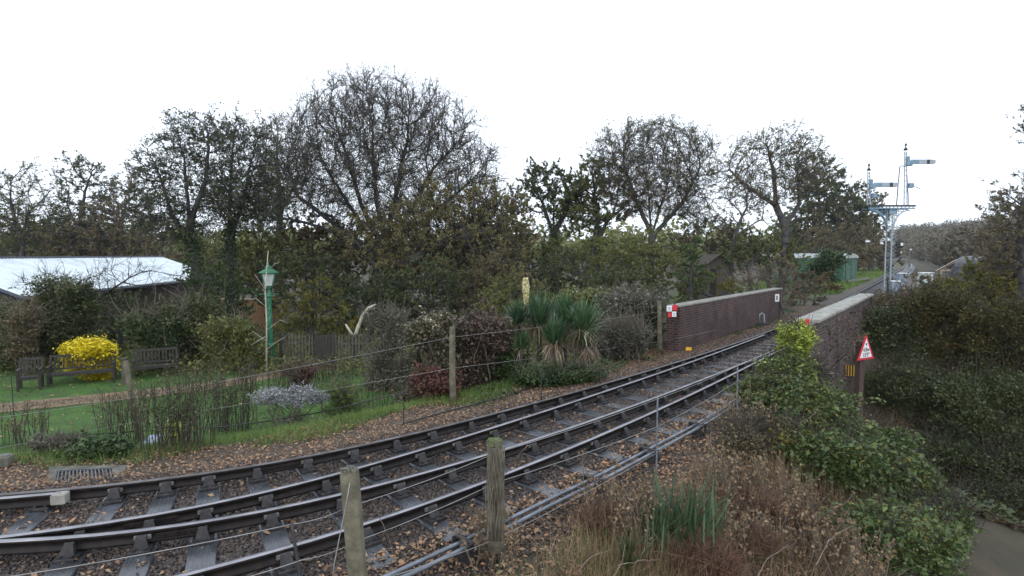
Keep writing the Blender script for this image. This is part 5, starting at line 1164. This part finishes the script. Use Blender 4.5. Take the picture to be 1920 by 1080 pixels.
# --- mid hedge masses, left to right
HM = [
 ('evergreen_shrub', 'dark green shrub under the left end of the barn roof', 60, 640, 90, 75, 21, 'dark', 14000, .05),
 ('evergreen_shrub', 'tall dark shrub rising over the barn eave behind the left bench', 115, 590, 62, 75, 21, 'dark', 15000, .045),
 ('climbing_shrub', 'rust and green creeper covered bush left of the tall dark shrub', 50, 625, 26, 62, 19.5, 'brown', 4500, .04),
 ('evergreen_shrub', 'rounded glossy shrub between the benches and the leaning ivy trunk', 290, 630, 48, 45, 20.5, 'ivy', 8000, .045),
 ('evergreen_shrub', 'broad green bush behind the right hand bench', 350, 620, 60, 70, 21.5, 'dark', 13000, .045),
 ('mixed_shrub', 'tangled low shrub with yellow tinted leaves left of the lamp post', 440, 640, 55, 45, 20, 'olive', 10000, .045),
 ('ivy_shrub', 'ivy thicket at the foot of the leaning ivy trunk', 410, 560, 55, 60, 24, 'ivy', 11000, .055),
 ('mixed_shrub', 'olive hedge mass behind the lamp lantern', 480, 480, 75, 62, 33, 'olive', 15000, .08),
 ('mixed_shrub', 'brown twiggy thicket behind the lamp lantern, upper right', 590, 460, 75, 62, 35, 'brown', 15000, .08),
 ('mixed_shrub', 'dark green thicket under the left limb of the big oak', 570, 530, 75, 55, 28, 'dark', 15000, .06),
 ('yellow_shrub', 'yellow green leaved shrub just right of the lamp post above the pickets', 590, 580, 62, 52, 23, 'ygreen', 13000, .048),
 ('evergreen_shrub', 'black green thicket beneath the big oak trunk', 690, 565, 62, 55, 25, 'dark', 14000, .055),
 ('evergreen_shrub', 'dark holly like bush right of the big oak trunk', 800, 540, 72, 62, 26, 'dark', 16000, .055),
 ('mixed_shrub', 'rusty brown bush behind the cream flower spike', 920, 540, 75, 55, 27, 'brown', 14000, .058),
 ('evergreen_shrub', 'green bush rising behind the spiky yuccas', 1050, 530, 70, 62, 29, 'dark', 15000, .06),
 ('mixed_shrub', 'olive leaved thicket below the ivy clad tree', 1120, 500, 90, 52, 34, 'olive', 18000, .075),
 ('mixed_shrub', 'rust tinged thicket left of the ivy clad tree trunks', 1000, 480, 55, 50, 38, 'olive', 11000, .085),
 ('ivy_shrub', 'bright green ivy column left of the dark shed', 1295, 510, 24, 60, 31, 'green', 8000, .055),
 ('mixed_shrub', 'grey green thicket below the fan shaped tree', 1215, 500, 62, 58, 36, 'olive', 14000, .075),
 ('mixed_shrub', 'brown scrub behind the dark shed', 1330, 452, 75, 32, 56, 'brown', 11000, .1),
 ('mixed_shrub', 'dark bush against the right side of the dark shed', 1408, 478, 32, 38, 41, 'dark', 8000, .08),
 ('yellow_shrub', 'yellow green shrub above the middle of the brick parapet', 1335, 545, 66, 26, 32, 'ygreen', 11000, .055),
 ('reed_shrub', 'straw coloured twiggy shrub above the far end of the brick parapet', 1440, 530, 60, 42, 34, 'dry', 9000, .045),
 ('mixed_shrub', 'olive scrub behind the straw coloured shrub', 1440, 470, 62, 36, 46, 'olive', 9000, .09),
 ('red_shrub', 'reddish brown brambles in front of the green van body', 1535, 535, 32, 26, 48, 'brown', 8000, .085),
 ('mixed_shrub', 'grey bramble bank left of the line beyond the parapet', 1500, 565, 32, 32, 36, 'grey', 6500, .06),
 ('mixed_shrub', 'brown undergrowth behind the verge lamp pole', 1630, 480, 50, 34, 105, 'brown', 9000, .2),
 ('mixed_shrub', 'dark undergrowth behind the green van roof', 1570, 465, 60, 42, 85, 'brown', 9000, .17),
 ('mixed_shrub', 'distant brown thicket left of the far bend', 1560, 430, 60, 60, 110, 'brown', 9000, .2),
]
HM += [
 ('mixed_shrub', 'tall brown green thicket at the right edge rising over the tank', 1905, 455, 55, 95, 24, 'brown', 14000, .05),
 ('mixed_shrub', 'olive scrub between the tank and the tall right edge thicket', 1860, 520, 45, 48, 28, 'olive', 9000, .05),
 ('mixed_shrub', 'twiggy brown scrub beside the signal base on the right', 1735, 545, 50, 28, 34, 'brown', 7000, .05),
 ('mixed_shrub', 'dull green hedge behind the gap between the benches', 225, 600, 60, 50, 24, 'dark', 9000, .06),
 ('mixed_shrub', 'low olive growth filling the gap left of the yuccas', 940, 590, 50, 40, 22.5, 'olive', 8000, .055),
 ('mixed_shrub', 'grey brown thicket behind the right part of the barn roof', 250, 470, 100, 40, 52, 'brown', 12000, .1),
 ('mixed_shrub', 'dull green thicket behind the left part of the barn roof', 90, 465, 110, 45, 54, 'olive', 14000, .1),
 ('mixed_shrub', 'olive thicket right of the barn gable end', 420, 500, 60, 62, 38, 'olive', 12000, .08),
 ('mixed_shrub', 'olive thicket beyond the pickets and the dead white tree', 650, 500, 80, 70, 36, 'olive', 15000, .08),
 ('mixed_shrub', 'wide brown hedge mass behind the maroon shrub', 860, 500, 100, 60, 37, 'olive', 18000, .08),
 ('mixed_shrub', 'twiggy brown growth between the yuccas and the oak', 970, 560, 60, 45, 24, 'olive', 9000, .05),
 ('mixed_shrub', 'dark hedge behind the clematis tangle', 1170, 545, 80, 40, 26, 'dark', 12000, .055),
 ('ivy_shrub', 'ivy mound filling the ground below the yucca heads', 1035, 708, 95, 22, 14.0, 'ivy', 9000, .03),
 ('mixed_shrub', 'scrub between the parapet end and the green van', 1490, 530, 36, 30, 42, 'brown', 8000, .07),
]
for h in HM:
    nm, lab, u, v, ru, rv, Yd, lf, n, ls = h
    far = Yd > 22
    if far:
        j = rng.uniform(-.2, .2, 4); k_ = 1.18
        tree(nm, lab, Yd, [[(u, v+rv), (u+j[0]*ru, v+rv*.5)], [(u+j[0]*ru, v+rv*.6), (u-ru*.5, v)], [(u+j[0]*ru, v+rv*.6), (u+ru*.5, v-rv*.1)], [(u, v+rv*.7), (u+j[1]*ru, v-rv*.4)]],
             [(u+j[2]*ru, v-rv*.15, ru*.75*k_, rv*.85), (u-ru*.55, v+rv*.25, ru*.6*k_, rv*.75), (u+ru*.55, v+rv*.3+j[3]*rv, ru*.6*k_, rv*.75), (u, v+rv*.6, ru*k_, rv*.5)], 420, .0125*Yd, .05+.002*Yd, .00028*Yd, lf if lf != 'dry' else 'reed', int(n*2.5), ls*.52, twigs=3, tlen=.02*Yd, cat='shrub', group='shrubs')
        continue
    shrub(nm, lab, u, v, ru*(1.22 if far else 1.1), rv*1.05, Yd, lf, int(n*1.35), ls*.85, nl=13, wisp=220, wl=.035*Yd, stems=25, clump=.6)
shrub('ivy_shrub', 'ivy mass swallowing the left side of the green van body', 1548, 500, 32, 30, 62, 'ivy', 12000, .09, nl=14)
# --- garden plants near the fence
shrub('golden_shrub', 'brilliant yellow shrub behind the slatted bench', 167, 670, 50, 38, 18.7, 'yellow', 15000, .032, nl=30, up=1, cat='shrub', stems=8, clump=.15, rim=.25, lr=(.28, .42), shoot=.15)
shrub('silver_shrub', 'low mounded silver grey shrub on the grass beside the fence', 548, 762, 72, 40, 12.2, 'grey', 9000, .018, nl=26, up=.8, asp=.4, clump=.3, shoot=.1, rim=.25, lr=(.25, .4), extra=('silver', 7500, .017, .5))  # grey below, silver heads above: lit top and dark underside put into leaf colour
shrub('viburnum_shrub', 'large rounded shrub with pale top leaves left of the wooden fence post', 810, 645, 60, 55, 14.2, 'viburnum', 13000, .036, nl=12, extra=('cream', 420, .03, .8), clump=.5)
shrub('viburnum_shrub', 'large maroon leaved shrub right of the wooden fence post', 895, 655, 62, 75, 14.6, 'maroon', 19000, .036, nl=14, extra=('grey', 700, .03, .8), clump=.5)
shrub('red_shrub', 'low crimson leaved shrub at the foot of the wooden fence post', 815, 725, 68, 30, 12.9, 'red', 6500, .032, nl=10, clump=.5)
shrub('grey_shrub', 'fine twigged grey bush behind the white dead branch', 725, 635, 50, 55, 17, 'grey', 10000, .03, nl=9, wisp=900, wl=.5)
shrub('clematis_tangle', 'grey green tangle with fluffy seed heads left of the parapet notices', 1180, 590, 80, 48, 19.5, 'grey', 17000, .038, nl=14, wisp=500, wl=.5, extra=('fluff', 900, .03, .6))
shrub('clematis_tangle', 'pale seed head tangle behind the yuccas', 1090, 570, 55, 34, 20.5, 'olive', 9000, .04, nl=10, extra=('fluff', 550, .032, .5))
shrub('twiggy_shrub', 'dark twiggy bush between the yuccas and the post by the parapet', 1185, 645, 55, 42, 17.3, 'grey', 6500, .03, nl=10, wisp=900, wl=.5)
shrub('ivy_shrub', 'ivy mound at the near end of the clean parapet', 1218, 608, 26, 46, 19.8, 'ivy', 5500, .04, nl=8)
shrub('herb_clump', 'low grey green herbs in front of the drain grating fence', 105, 845, 60, 24, 9.3, 'grey', 4500, .022, nl=10, clump=.5, wisp=150, wl=.3)
shrub('herb_clump', 'leafy green weeds behind the drain grating', 190, 850, 62, 22, 9.0, 'ivy', 5500, .024, nl=10, clump=.5)
shrub('herb_clump', 'yellow flowered weeds at the foot of the leaning fence post', 318, 805, 28, 12, 10.6, 'lime', 900, .022, nl=6)
shrub('herb_clump', 'green strappy weeds right of the silver shrub', 650, 745, 40, 22, 13.5, 'bank', 2600, .04, nl=8, asp=.2, wisp=200, wl=.35)
shrub('herb_clump', 'rusty low plants beside the lamp post base', 560, 700, 40, 14, 17.5, 'red', 2500, .03, nl=8, wisp=200, wl=.3)
shrub('herb_clump', 'ivy and weeds right of the wooden fence post', 960, 690, 60, 34, 14.8, 'ivy', 9000, .03, nl=10)
DS = [('tall dead flower stems at the left edge of the garden fence', 45, 835, 75, .85, 26), ('dead stems around the leaning fence post', 235, 835, 70, 1.25, 34), ('thick clump of dead stems right of the leaning fence post', 335, 840, 110, 1.1, 60),
      ('dark dead stems left of the silver shrub', 430, 810, 90, 1.2, 52), ('brown dead stems behind the silver shrub', 500, 735, 110, .95, 44), ('short brown stems before the picket fence', 610, 715, 110, .8, 36), ('scattered thin stems on the grass right of the silver shrub', 690, 765, 120, .8, 22), ('dead stems on the lawn edge behind the dead clump', 380, 740, 140, .95, 44)]
for lab, u, v, w, hg, n in DS: deadstems('dried_perennial', lab, u, v, w, hg, n, mat_='darkstem', hcol='dark' if n > 50 else 'brown')
# --- yuccas
def spiky(name, label, u, v, Yd, ru, n, leaf='yucca', dead=0, ht=None, w=.035, elo=.2, wide=.08):
    c = P(u, v, Yd); r = ru*Yd/F; z0 = h1(c[0], Yd); t = wthing(name, (c[0], Yd, z0), label, 'yucca' if leaf == 'yucca' else 'plant', 'spiky leaved plants')
    def straps(m, elo, ehi, ln, droop):
        th = rng.random(m)*2*np.pi; el = rng.uniform(elo, ehi, m); d = np.stack([np.cos(th)*np.cos(el), np.sin(th)*np.cos(el), np.sin(el)], 1)
        sd = np.stack([-np.sin(th), np.cos(th), np.zeros(m)], 1); l_ = (ln*(.7+.5*rng.random(m)))[:, None]; b = c+rng.normal(size=(m, 3))*r*[wide, wide, .08]-[0, 0, r*.15]
        p0 = b; p1 = b+d*l_*.5; p2 = b+d*l_*.95-np.array([0, 0, 1])*l_*droop; ws = [w*.6, w, w*.08]; rows = []
        for p_, w_ in zip((p0, p1, p2), ws): rows += [p_-sd*w_/2, p_+sd*w_/2]
        V = np.stack(rows, 1).reshape(-1, 3); b_ = np.arange(m)*6; return V, np.stack([np.stack([b_, b_+1, b_+3, b_+2], 1), np.stack([b_+2, b_+3, b_+5, b_+4], 1)], 1).reshape(-1, 4)
    V, Fc = straps(n, elo, 1.5, r*1.05, .04); adopt(raw('leaves', V, Fc, L[leaf], tint=np.repeat(rng.random(n), 2)), t)
    if dead: V, Fc = straps(dead, -1.3, -.1, r*.62, .25); adopt(raw('dead_leaves', V, Fc, L['deadstrap'], tint=np.repeat(rng.random(dead), 2)), t)
    if leaf != 'yucca': return t
    mb = MB(); mb.tube([(c[0], Yd, z0-.1), (c[0]+.03, Yd, (z0+c[2])/2), tuple(c)], [.07, .06, .05], 7); adopt(mb.build('stem', MT['bark'], None, True), t); return t
YU = [('green yucca head furthest left, under the cream flower spike', 972, 600, 15.2, 46, 150, 30), ('large upright yucca head second from the left', 1010, 598, 15.0, 60, 230, 40), ('yucca head in the middle back of the clump', 1058, 597, 15.3, 58, 230, 30),
 ('yucca head on the right with stiff radiating leaves', 1092, 610, 14.7, 62, 200, 70), ('low yucca head in the middle hung with dead leaves', 1040, 635, 14.4, 54, 160, 110), ('lower left yucca head beside the maroon shrub', 975, 648, 14.5, 38, 90, 8), ('lower right yucca head hung with pale dead leaves', 1100, 645, 14.6, 46, 70, 110)]
for lab, u, v, Yd, r_, n_, dd_ in YU: spiky('yucca', lab, u, v, Yd, r_, n_, dead=dd_, w=.04)
c = P(986, 560, 15.1); t = wthing('flower_spike', (c[0], c[1], h1(c[0], c[1])), 'cream flower spike standing above the yuccas', 'flower spike')
mb = MB(); a_ = P(986, 585, 15.1); mb.tube([a_, P(986, 520, 15.1)], .015, 6); adopt(mb.build('stalk', MT['stem']), t)
k = 420; f = rng.random(k); cc = np.array([P(986+.0*q, 522+48*q, 15.1) for q in f]); rr = .02+.055*np.sin(np.pi*np.clip(f, .05, 1)**.7); th = rng.random(k)*6.28; cc[:, 0] += rr*np.cos(th); cc[:, 1] += rr*np.sin(th)
adopt(leafmesh('petals', cc, .035, L['cream'], up=0), t)
spiky('iris_clump', 'green strap leaved clump among the dry grass in the foreground', 1285, 985, 6.3, 105, 120, 'iris', dead=0, w=.022, elo=.75, wide=.3)
spiky('iris_clump', 'smaller green strap leaved clump just left of the larger one', 1235, 1000, 6.2, 80, 60, 'iris', dead=0, w=.02, elo=.7, wide=.25)
spiky('iris_clump', 'dark strap leaved clump low in the foreground left of the green one', 1180, 1050, 5.6, 70, 50, 'dark', w=.018, elo=.6)
# dead white branch and stump, sapling by the lamp
g = onground(668, 690, -1); Y_ = g[1]; t = wthing('dead_tree', tuple(g), 'forked dead tree with bleached white limbs beside the picket fence', 'dead tree')
mb = MB(); mb.tube([g-[0, 0, .1], P(664, 660, Y_), P(665, 632, Y_)], [.13, .11, .1], 8); adopt(mb.build('trunk', MT['bark'], None, True), t)
mb = MB(); mb.tube([P(665, 634, Y_), P(672, 612, Y_), P(680, 592, Y_), P(690, 578, Y_), P(704, 571, Y_)], [.075, .065, .06, .05, .035], 7); mb.tube([P(665, 634, Y_), P(657, 622, Y_), P(648, 608, Y_)], [.06, .045, .03], 7); mb.tube([P(680, 592, Y_), P(688, 586, Y_-.2), P(693, 590, Y_-.3)], [.04, .03, .02], 6); adopt(mb.build('limb', MT['barkpale'], None, True), t)
g = onground(500, 705, -1); t = wthing('sapling', tuple(g), 'slim pale leafless sapling growing against the lamp post', 'sapling')
mb = MB(); mb.tube([g, P(500, 600, g[1]), P(497, 540, g[1]), P(503, 470, g[1])], [.03, .026, .02, .01], 6)
for (u, v, u2, v2, u3, v3) in ((500, 640, 475, 622, 465, 628), (500, 620, 525, 600, 540, 605), (499, 575, 480, 560, 468, 562), (498, 545, 485, 525, 478, 515), (500, 510, 515, 495, 524, 492), (500, 655, 520, 640, 535, 632), (500, 630, 482, 640, 470, 648)):
    mb.tube([P(u, v, g[1]), P(u2, v2, g[1]-.15), P(u3, v3, g[1]-.2)], [.012, .009, .005], 4)
adopt(mb.build('stem', MT['barkpale'], None, True), t)
# --- right side thicket beyond the sunken lane
RT = [
 ('ivy_bank', 'dark ivy thicket behind the height limit sign', 1685, 640, 60, 75, 22.5, 'dark', 20000, .036),
 ('bramble_bank', 'yellow leaved bramble thicket in the middle of the right side', 1765, 610, 75, 75, 22, 'ybrown', 24000, .034),
 ('bramble_bank', 'yellow green scrub at the right edge', 1890, 640, 75, 90, 20, 'ybrown', 24000, .034),
 ('ivy_bank', 'dark green bushes above the sunken lane', 1715, 745, 85, 62, 20.5, 'dark', 22000, .034),
 ('ivy_bank', 'shadowy ivy bank at the right edge above the lane', 1850, 770, 110, 75, 19, 'dark', 26000, .034),
 ('bramble_bank', 'brown twiggy scrub beyond the lichened parapet end', 1690, 580, 60, 34, 30, 'brown', 10000, .042),
 ('bramble_bank', 'grey brown brambles in front of the timber shelter', 1790, 555, 75, 30, 31, 'ybrown', 12000, .045),
 ('ivy_bank', 'dark leafy bank at the upper right edge', 1895, 520, 50, 80, 24, 'brown', 16000, .04),
 ('ivy_bank', 'low dark weeds at the far side of the lane', 1760, 850, 90, 34, 18.6, 'dark', 16000, .032),
 ('ivy_bank', 'dark weeds climbing the lane bank at the right edge', 1890, 880, 70, 40, 17.8, 'dark', 13000, .032),
 ('ivy_bank', 'dark weeds and brambles on the verge just above the white road line', 1850, 955, 95, 40, 17.3, 'dark', 16000, .03),
]
for nm, lab, u, v, ru, rv, Yd, lf, n, ls in RT: shrub(nm, lab, u, v, ru, rv, Yd, lf, n, ls, nl=16, wisp=200, wl=.8, stems=25, stem='darkstem', group='thicket right of the lane', clump=.5)
# near bank
NB = [
 ('golden_ivy', 'bright lime yellow climber piled on the near end of the ivy covered parapet', 1488, 658, 33, 56, 13.0, 'lime', 16000, .03),
 ('golden_ivy', 'yellow green leafy climber hanging below the bright one', 1475, 720, 55, 50, 12.4, 'green', 12000, .03),
 ('leafy_shrub', 'leafy green bush between the rodding and the lichened parapet', 1445, 775, 58, 45, 11.2, 'green', 12000, .028),
 ('leafy_shrub', 'large leafy green bush on the bank in front of the parapet', 1520, 822, 85, 72, 10.8, 'green', 26000, .028),
 ('ivy_shrub', 'ivy growing up the lichened parapet face', 1530, 720, 34, 40, 14.4, 'grey', 6000, .03),
 ('leafy_shrub', 'green bush on the right shoulder of the near bank', 1618, 885, 70, 72, 10.0, 'green', 20000, .028),
 ('leafy_shrub', 'dark leafy bush low on the near bank above the road', 1680, 970, 66, 85, 9.0, 'green', 22000, .026),
 ('leafy_shrub', 'leafy green bush at the bottom of the frame nearest the road', 1670, 1060, 110, 80, 7.6, 'green', 26000, .022),
 ('leafy_shrub', 'green and yellow bush in the middle of the near bank', 1560, 900, 85, 60, 9.0, 'green', 20000, .025),
 ('leafy_shrub', 'yellowing leafy bush behind the dry grass', 1440, 840, 60, 42, 9.4, 'ygreen', 10000, .025),
 ('leafy_shrub', 'trailing green weeds at the very edge of the sunken road', 1755, 1055, 60, 50, 8.4, 'green', 8000, .024),
 ('bramble_bush', 'brown dying bush left of the big leafy green bush', 1400, 850, 50, 45, 9.0, 'brown', 6000, .022),
]
for i_, (nm, lab, u, v, ru, rv, Yd, lf, n, ls) in enumerate(NB):
    big = lf == 'green' and 1 < i_ < 9; k_ = 1.2 if big else 1.05
    shrub(nm, lab, u, v-(14 if big else 0), ru*k_, rv*k_, Yd, lf, int(n*(1.0 if big else 1.1)), ls*(1.25 if big else 1.05), nl=18, wisp=260, wl=.5, stems=40, stem='darkstem', rim=.55, extra=('ygreen', n//6, ls, .5) if big else (('lime', n//4, ls, .4) if i_ == 1 else None), group='bushes on the near bank', clump=.4)
n = 2600; q = rng.random(n)**.7*rL; hh_ = rng.random(n)*2.6; k = vnoise(q*1.0, hh_*1.0, 2.2)+rng.random(n)*.9 > .45-.5*(1-q/rL); q = q[k]; hh_ = hh_[k]
pw_ = np.stack([rn[0]+rdv[0]*q+rdv[1]*.27, rn[1]+rdv[1]*q-rdv[0]*.27, .95-hh_], 1)+rng.normal(size=(len(q), 3))*.03
o = leafmesh('wall_ivy', pw_, .036, L['maroon'], up=.1); tagp(o, 'thin greyish ivy and lichen coloured leaves clinging to the outer face of the lichened parapet', 'ivy')
# dry grass and weeds on the near bank
def bankgrass(name, n, u0, u1, v0, v1, h, w, leaf, label, lean=.5, droop=.5):
    a = onground(u0, v1); b = onground(u1, v1); c = onground(u0, v0); d = onground(u1, v0)
    f = rng.random((n, 1)); g_ = rng.random((n, 1)); p = (a*(1-f)+b*f)*(1-g_)+(c*(1-f)+d*f)*g_
    ok = (sdist(p[:, 0], p[:, 1], R4) > 1.35+.5*rng.random(n)) & (vnoise(p[:, 0], p[:, 1], 2.6)+rng.random(n) > .25); p = p[ok]; p[:, 2] = height(p[:, 0], p[:, 1])
    o = grassmesh(name, p, h, w, L[leaf], lean=lean, droop=droop, seg=3); tagp(o, label, 'grass', kind='stuff')
bankgrass('dry_grass', 30000, 1000, 1650, 880, 1180, .38, .006, 'dry', 'rusty dry grass covering the bank in the foreground')
bankgrass('green_grass', 5000, 600, 1250, 980, 1180, .22, .006, 'bank', 'short mixed green and straw grass at the foot of the near posts')
bankgrass('dry_undergrowth', 9000, 1250, 1700, 800, 900, .5, .008, 'dry', 'dry brown stalks between the green bushes and the rodding')
for q_i, (lab, u, v, ru, rv, Yd, lf, n) in enumerate((('rust red feathery mound beside the iris clump', 1400, 965, 75, 35, 7.2, 'rust', 7000), ('rust red mound at the bottom of the bank', 1340, 1060, 90, 32, 6.0, 'rust', 8000), ('small pale rust mound below the leafy bushes', 1480, 1000, 60, 30, 7.4, 'rust', 5000), ('grey green weeds between the rust mounds', 1420, 1040, 60, 22, 6.6, 'bank', 3500), ('low green weeds left of the iris clump', 1130, 990, 60, 20, 6.4, 'bank', 3000))):
    shrub('feathery_plant', lab, u, v, ru, rv, Yd, lf, n, .014, nl=9, wisp=900, wl=.22, stems=20, cat='dead plants' if lf == 'rust' else 'weeds', group='low plants on the near bank', asp=.25, stem='ruststem', clump=.3)
for lab, u, v, w, hg, n in (('feathery rust coloured dead heads at the bottom right of the track', 1250, 1010, 300, .55, 100), ('dead brown stems between the dry grass and the leafy bushes', 1420, 960, 200, .7, 80), ('russet dead stems above the bottom edge', 1500, 1060, 260, .6, 90), ('tall dead stalks in front of the green bushes', 1400, 830, 110, .8, 40), ('dead stems around the round mossy post', 930, 1050, 80, .5, 30)):
    deadstems('dried_perennial', lab, u, v, w, hg, n, group='dead stems on the near bank', spread=.25, hcol='dry')
t = wthing('bramble_canes', tuple(onground(1200, 1080)), 'arching pale pink bramble canes over the dry grass at the bottom edge', 'bramble')
mb = MB()
for pts in ([(1165, 900), (1180, 940), (1195, 985), (1200, 1050)], [(1215, 985), (1210, 1020), (1198, 1060)], [(1160, 1060), (1200, 1052), (1240, 1050)], [(1530, 1060), (1555, 1010), (1600, 985)], [(1420, 1085), (1435, 1050), (1480, 1020)], [(1080, 1075), (1110, 1040), (1150, 1030)], [(1150, 1085), (1168, 1050), (1172, 1020)], [(700, 945), (715, 975), (735, 1020), (745, 1080)], [(990, 835), (965, 860), (950, 890), (935, 905)]):
    Yd = 5.2; q = np.array([P(u, v, Yd+.15*k) for k, (u, v) in enumerate(pts)]); f = np.linspace(0, len(q)-1, 14); q = np.stack([np.interp(f, np.arange(len(q)), q[:, j]) for j in range(3)], 1); q = smooth(q, 6)+rng.normal(size=(14, 3))*.004
    mb.tube(q, list(np.linspace(.0042, .002, 14)), 5)
adopt(mb.build('cane', mnoise('pink_cane', [(.1, .06, .05), (.22, .15, .13), (.36, .28, .25)], 20, .8, 0), None, True), t)
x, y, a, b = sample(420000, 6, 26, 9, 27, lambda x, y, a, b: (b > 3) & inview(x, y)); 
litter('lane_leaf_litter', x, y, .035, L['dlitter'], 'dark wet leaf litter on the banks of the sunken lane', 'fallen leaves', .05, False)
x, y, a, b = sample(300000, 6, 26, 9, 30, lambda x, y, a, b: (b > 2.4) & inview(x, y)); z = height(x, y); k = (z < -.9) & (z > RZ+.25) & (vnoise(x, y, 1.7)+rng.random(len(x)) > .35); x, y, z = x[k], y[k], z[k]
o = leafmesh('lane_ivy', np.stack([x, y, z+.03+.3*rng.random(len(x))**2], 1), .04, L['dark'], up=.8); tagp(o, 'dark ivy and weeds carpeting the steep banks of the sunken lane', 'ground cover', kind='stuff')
# --- far wooded hillside, one mass
def hillwood(name, label, n, x0, x1, y0, y1, cond, leaf, sz, hgt, leafn):
    x = rng.uniform(x0, x1, n); y = rng.uniform(y0, y1, n); k = cond(x, y); x = x[k]; y = y[k]; z = height(x, y); m = len(x)
    cr = hgt*(.7+.6*rng.random(m)); c = np.stack([x, y, z+cr*.6], 1); idx = rng.integers(0, m, leafn)
    p = c[idx]+unit(leafn)*(rng.random((leafn, 1))**.3)*np.stack([cr*.55, cr*.55, cr*.55], 1)[idx]
    t = wthing(name, (float(x.mean()), float(y.mean()), float(z.mean())), label, 'woodland', kind='stuff')
    adopt(leafmesh('crowns', p, sz, L[leaf], up=.2), t)
    tr = np.stack([x, y, z-.5], 1); adopt(raw('trunks', *segs(tr, c, np.full(m, .25), np.full(m, .12), 4), MT['barkfar']), t)
hillwood('far_woodland', 'grey brown wooded hillside beyond the bend of the line', 1500, 120, 620, 230, 640, lambda x, y: (x/y > .66) & (x/y < 1.05) & (sdist(x, y, R4) > 8), 'hill', .55, 11, 260000)
hillwood('far_woodland', 'olive wood at the right of the line in the middle distance', 260, 75, 200, 95, 230, lambda x, y: (x/y > .72) & (x/y < 1.0) & (sdist(x, y, R4) > 7), 'hill', .3, 6.5, 110000)
hillwood('far_woodland', 'distant wood behind the trees left of the line', 700, -260, 200, 110, 330, lambda x, y: (x/y < .6) & (-sdist(x, y, R1) > 14), 'olive', .6, 9, 110000)
# ------------------------------------------------------------------ haze
mb = MB(); mb.box((100, 620, 24), (2004, 1364, 68)); m, nt, b = newmat('haze'); nt.nodes.remove(b)
pv = nt.nodes.new('ShaderNodeVolumePrincipled'); pv.inputs['Color'].default_value = (.86, .92, 1, 1); pv.inputs['Density'].default_value = .0002
nt.links.new(pv.outputs[0], nt.nodes['Material Output'].inputs['Volume'])
o = mb.build('haze', m); tagp(o, 'thin bluish haze over the whole place', 'haze', kind='stuff')
# ------------------------------------------------------------------ light
w = bpy.data.worlds.new('World'); SC.world = w; w.use_nodes = True; nt = w.node_tree; bg = nt.nodes['Background']
sky = nt.nodes.new('ShaderNodeTexSky'); sky.sky_type = 'NISHITA'; sky.sun_disc = False; sky.sun_elevation = math.radians(22); sky.sun_rotation = math.radians(150); sky.air_density = 1; sky.dust_density = 3
mx = nt.nodes.new('ShaderNodeMix'); mx.data_type = 'RGBA'; mx.inputs[0].default_value = .88
nt.links.new(sky.outputs[0], mx.inputs[6]); mx.inputs[7].default_value = (9.6, 10.5, 11.7, 1)
nt.links.new(mx.outputs[2], bg.inputs['Color']); bg.inputs['Strength'].default_value = .12
sl = bpy.data.lights.new('sun', 'SUN'); sl.energy = .7; sl.angle = math.radians(20); sl.color = (1, .97, .92); so = bpy.data.objects.new('sun', sl); COL.objects.link(so)
so.rotation_euler = (math.radians(68), 0, math.radians(-30+0)); 
SC.view_settings.view_transform = 'Standard'; SC.view_settings.look = 'None'; SC.view_settings.exposure = 0.4; SC.view_settings.gamma = 1
SC.cycles.max_bounces = 5; SC.cycles.diffuse_bounces = 2; SC.cycles.transparent_max_bounces = 4
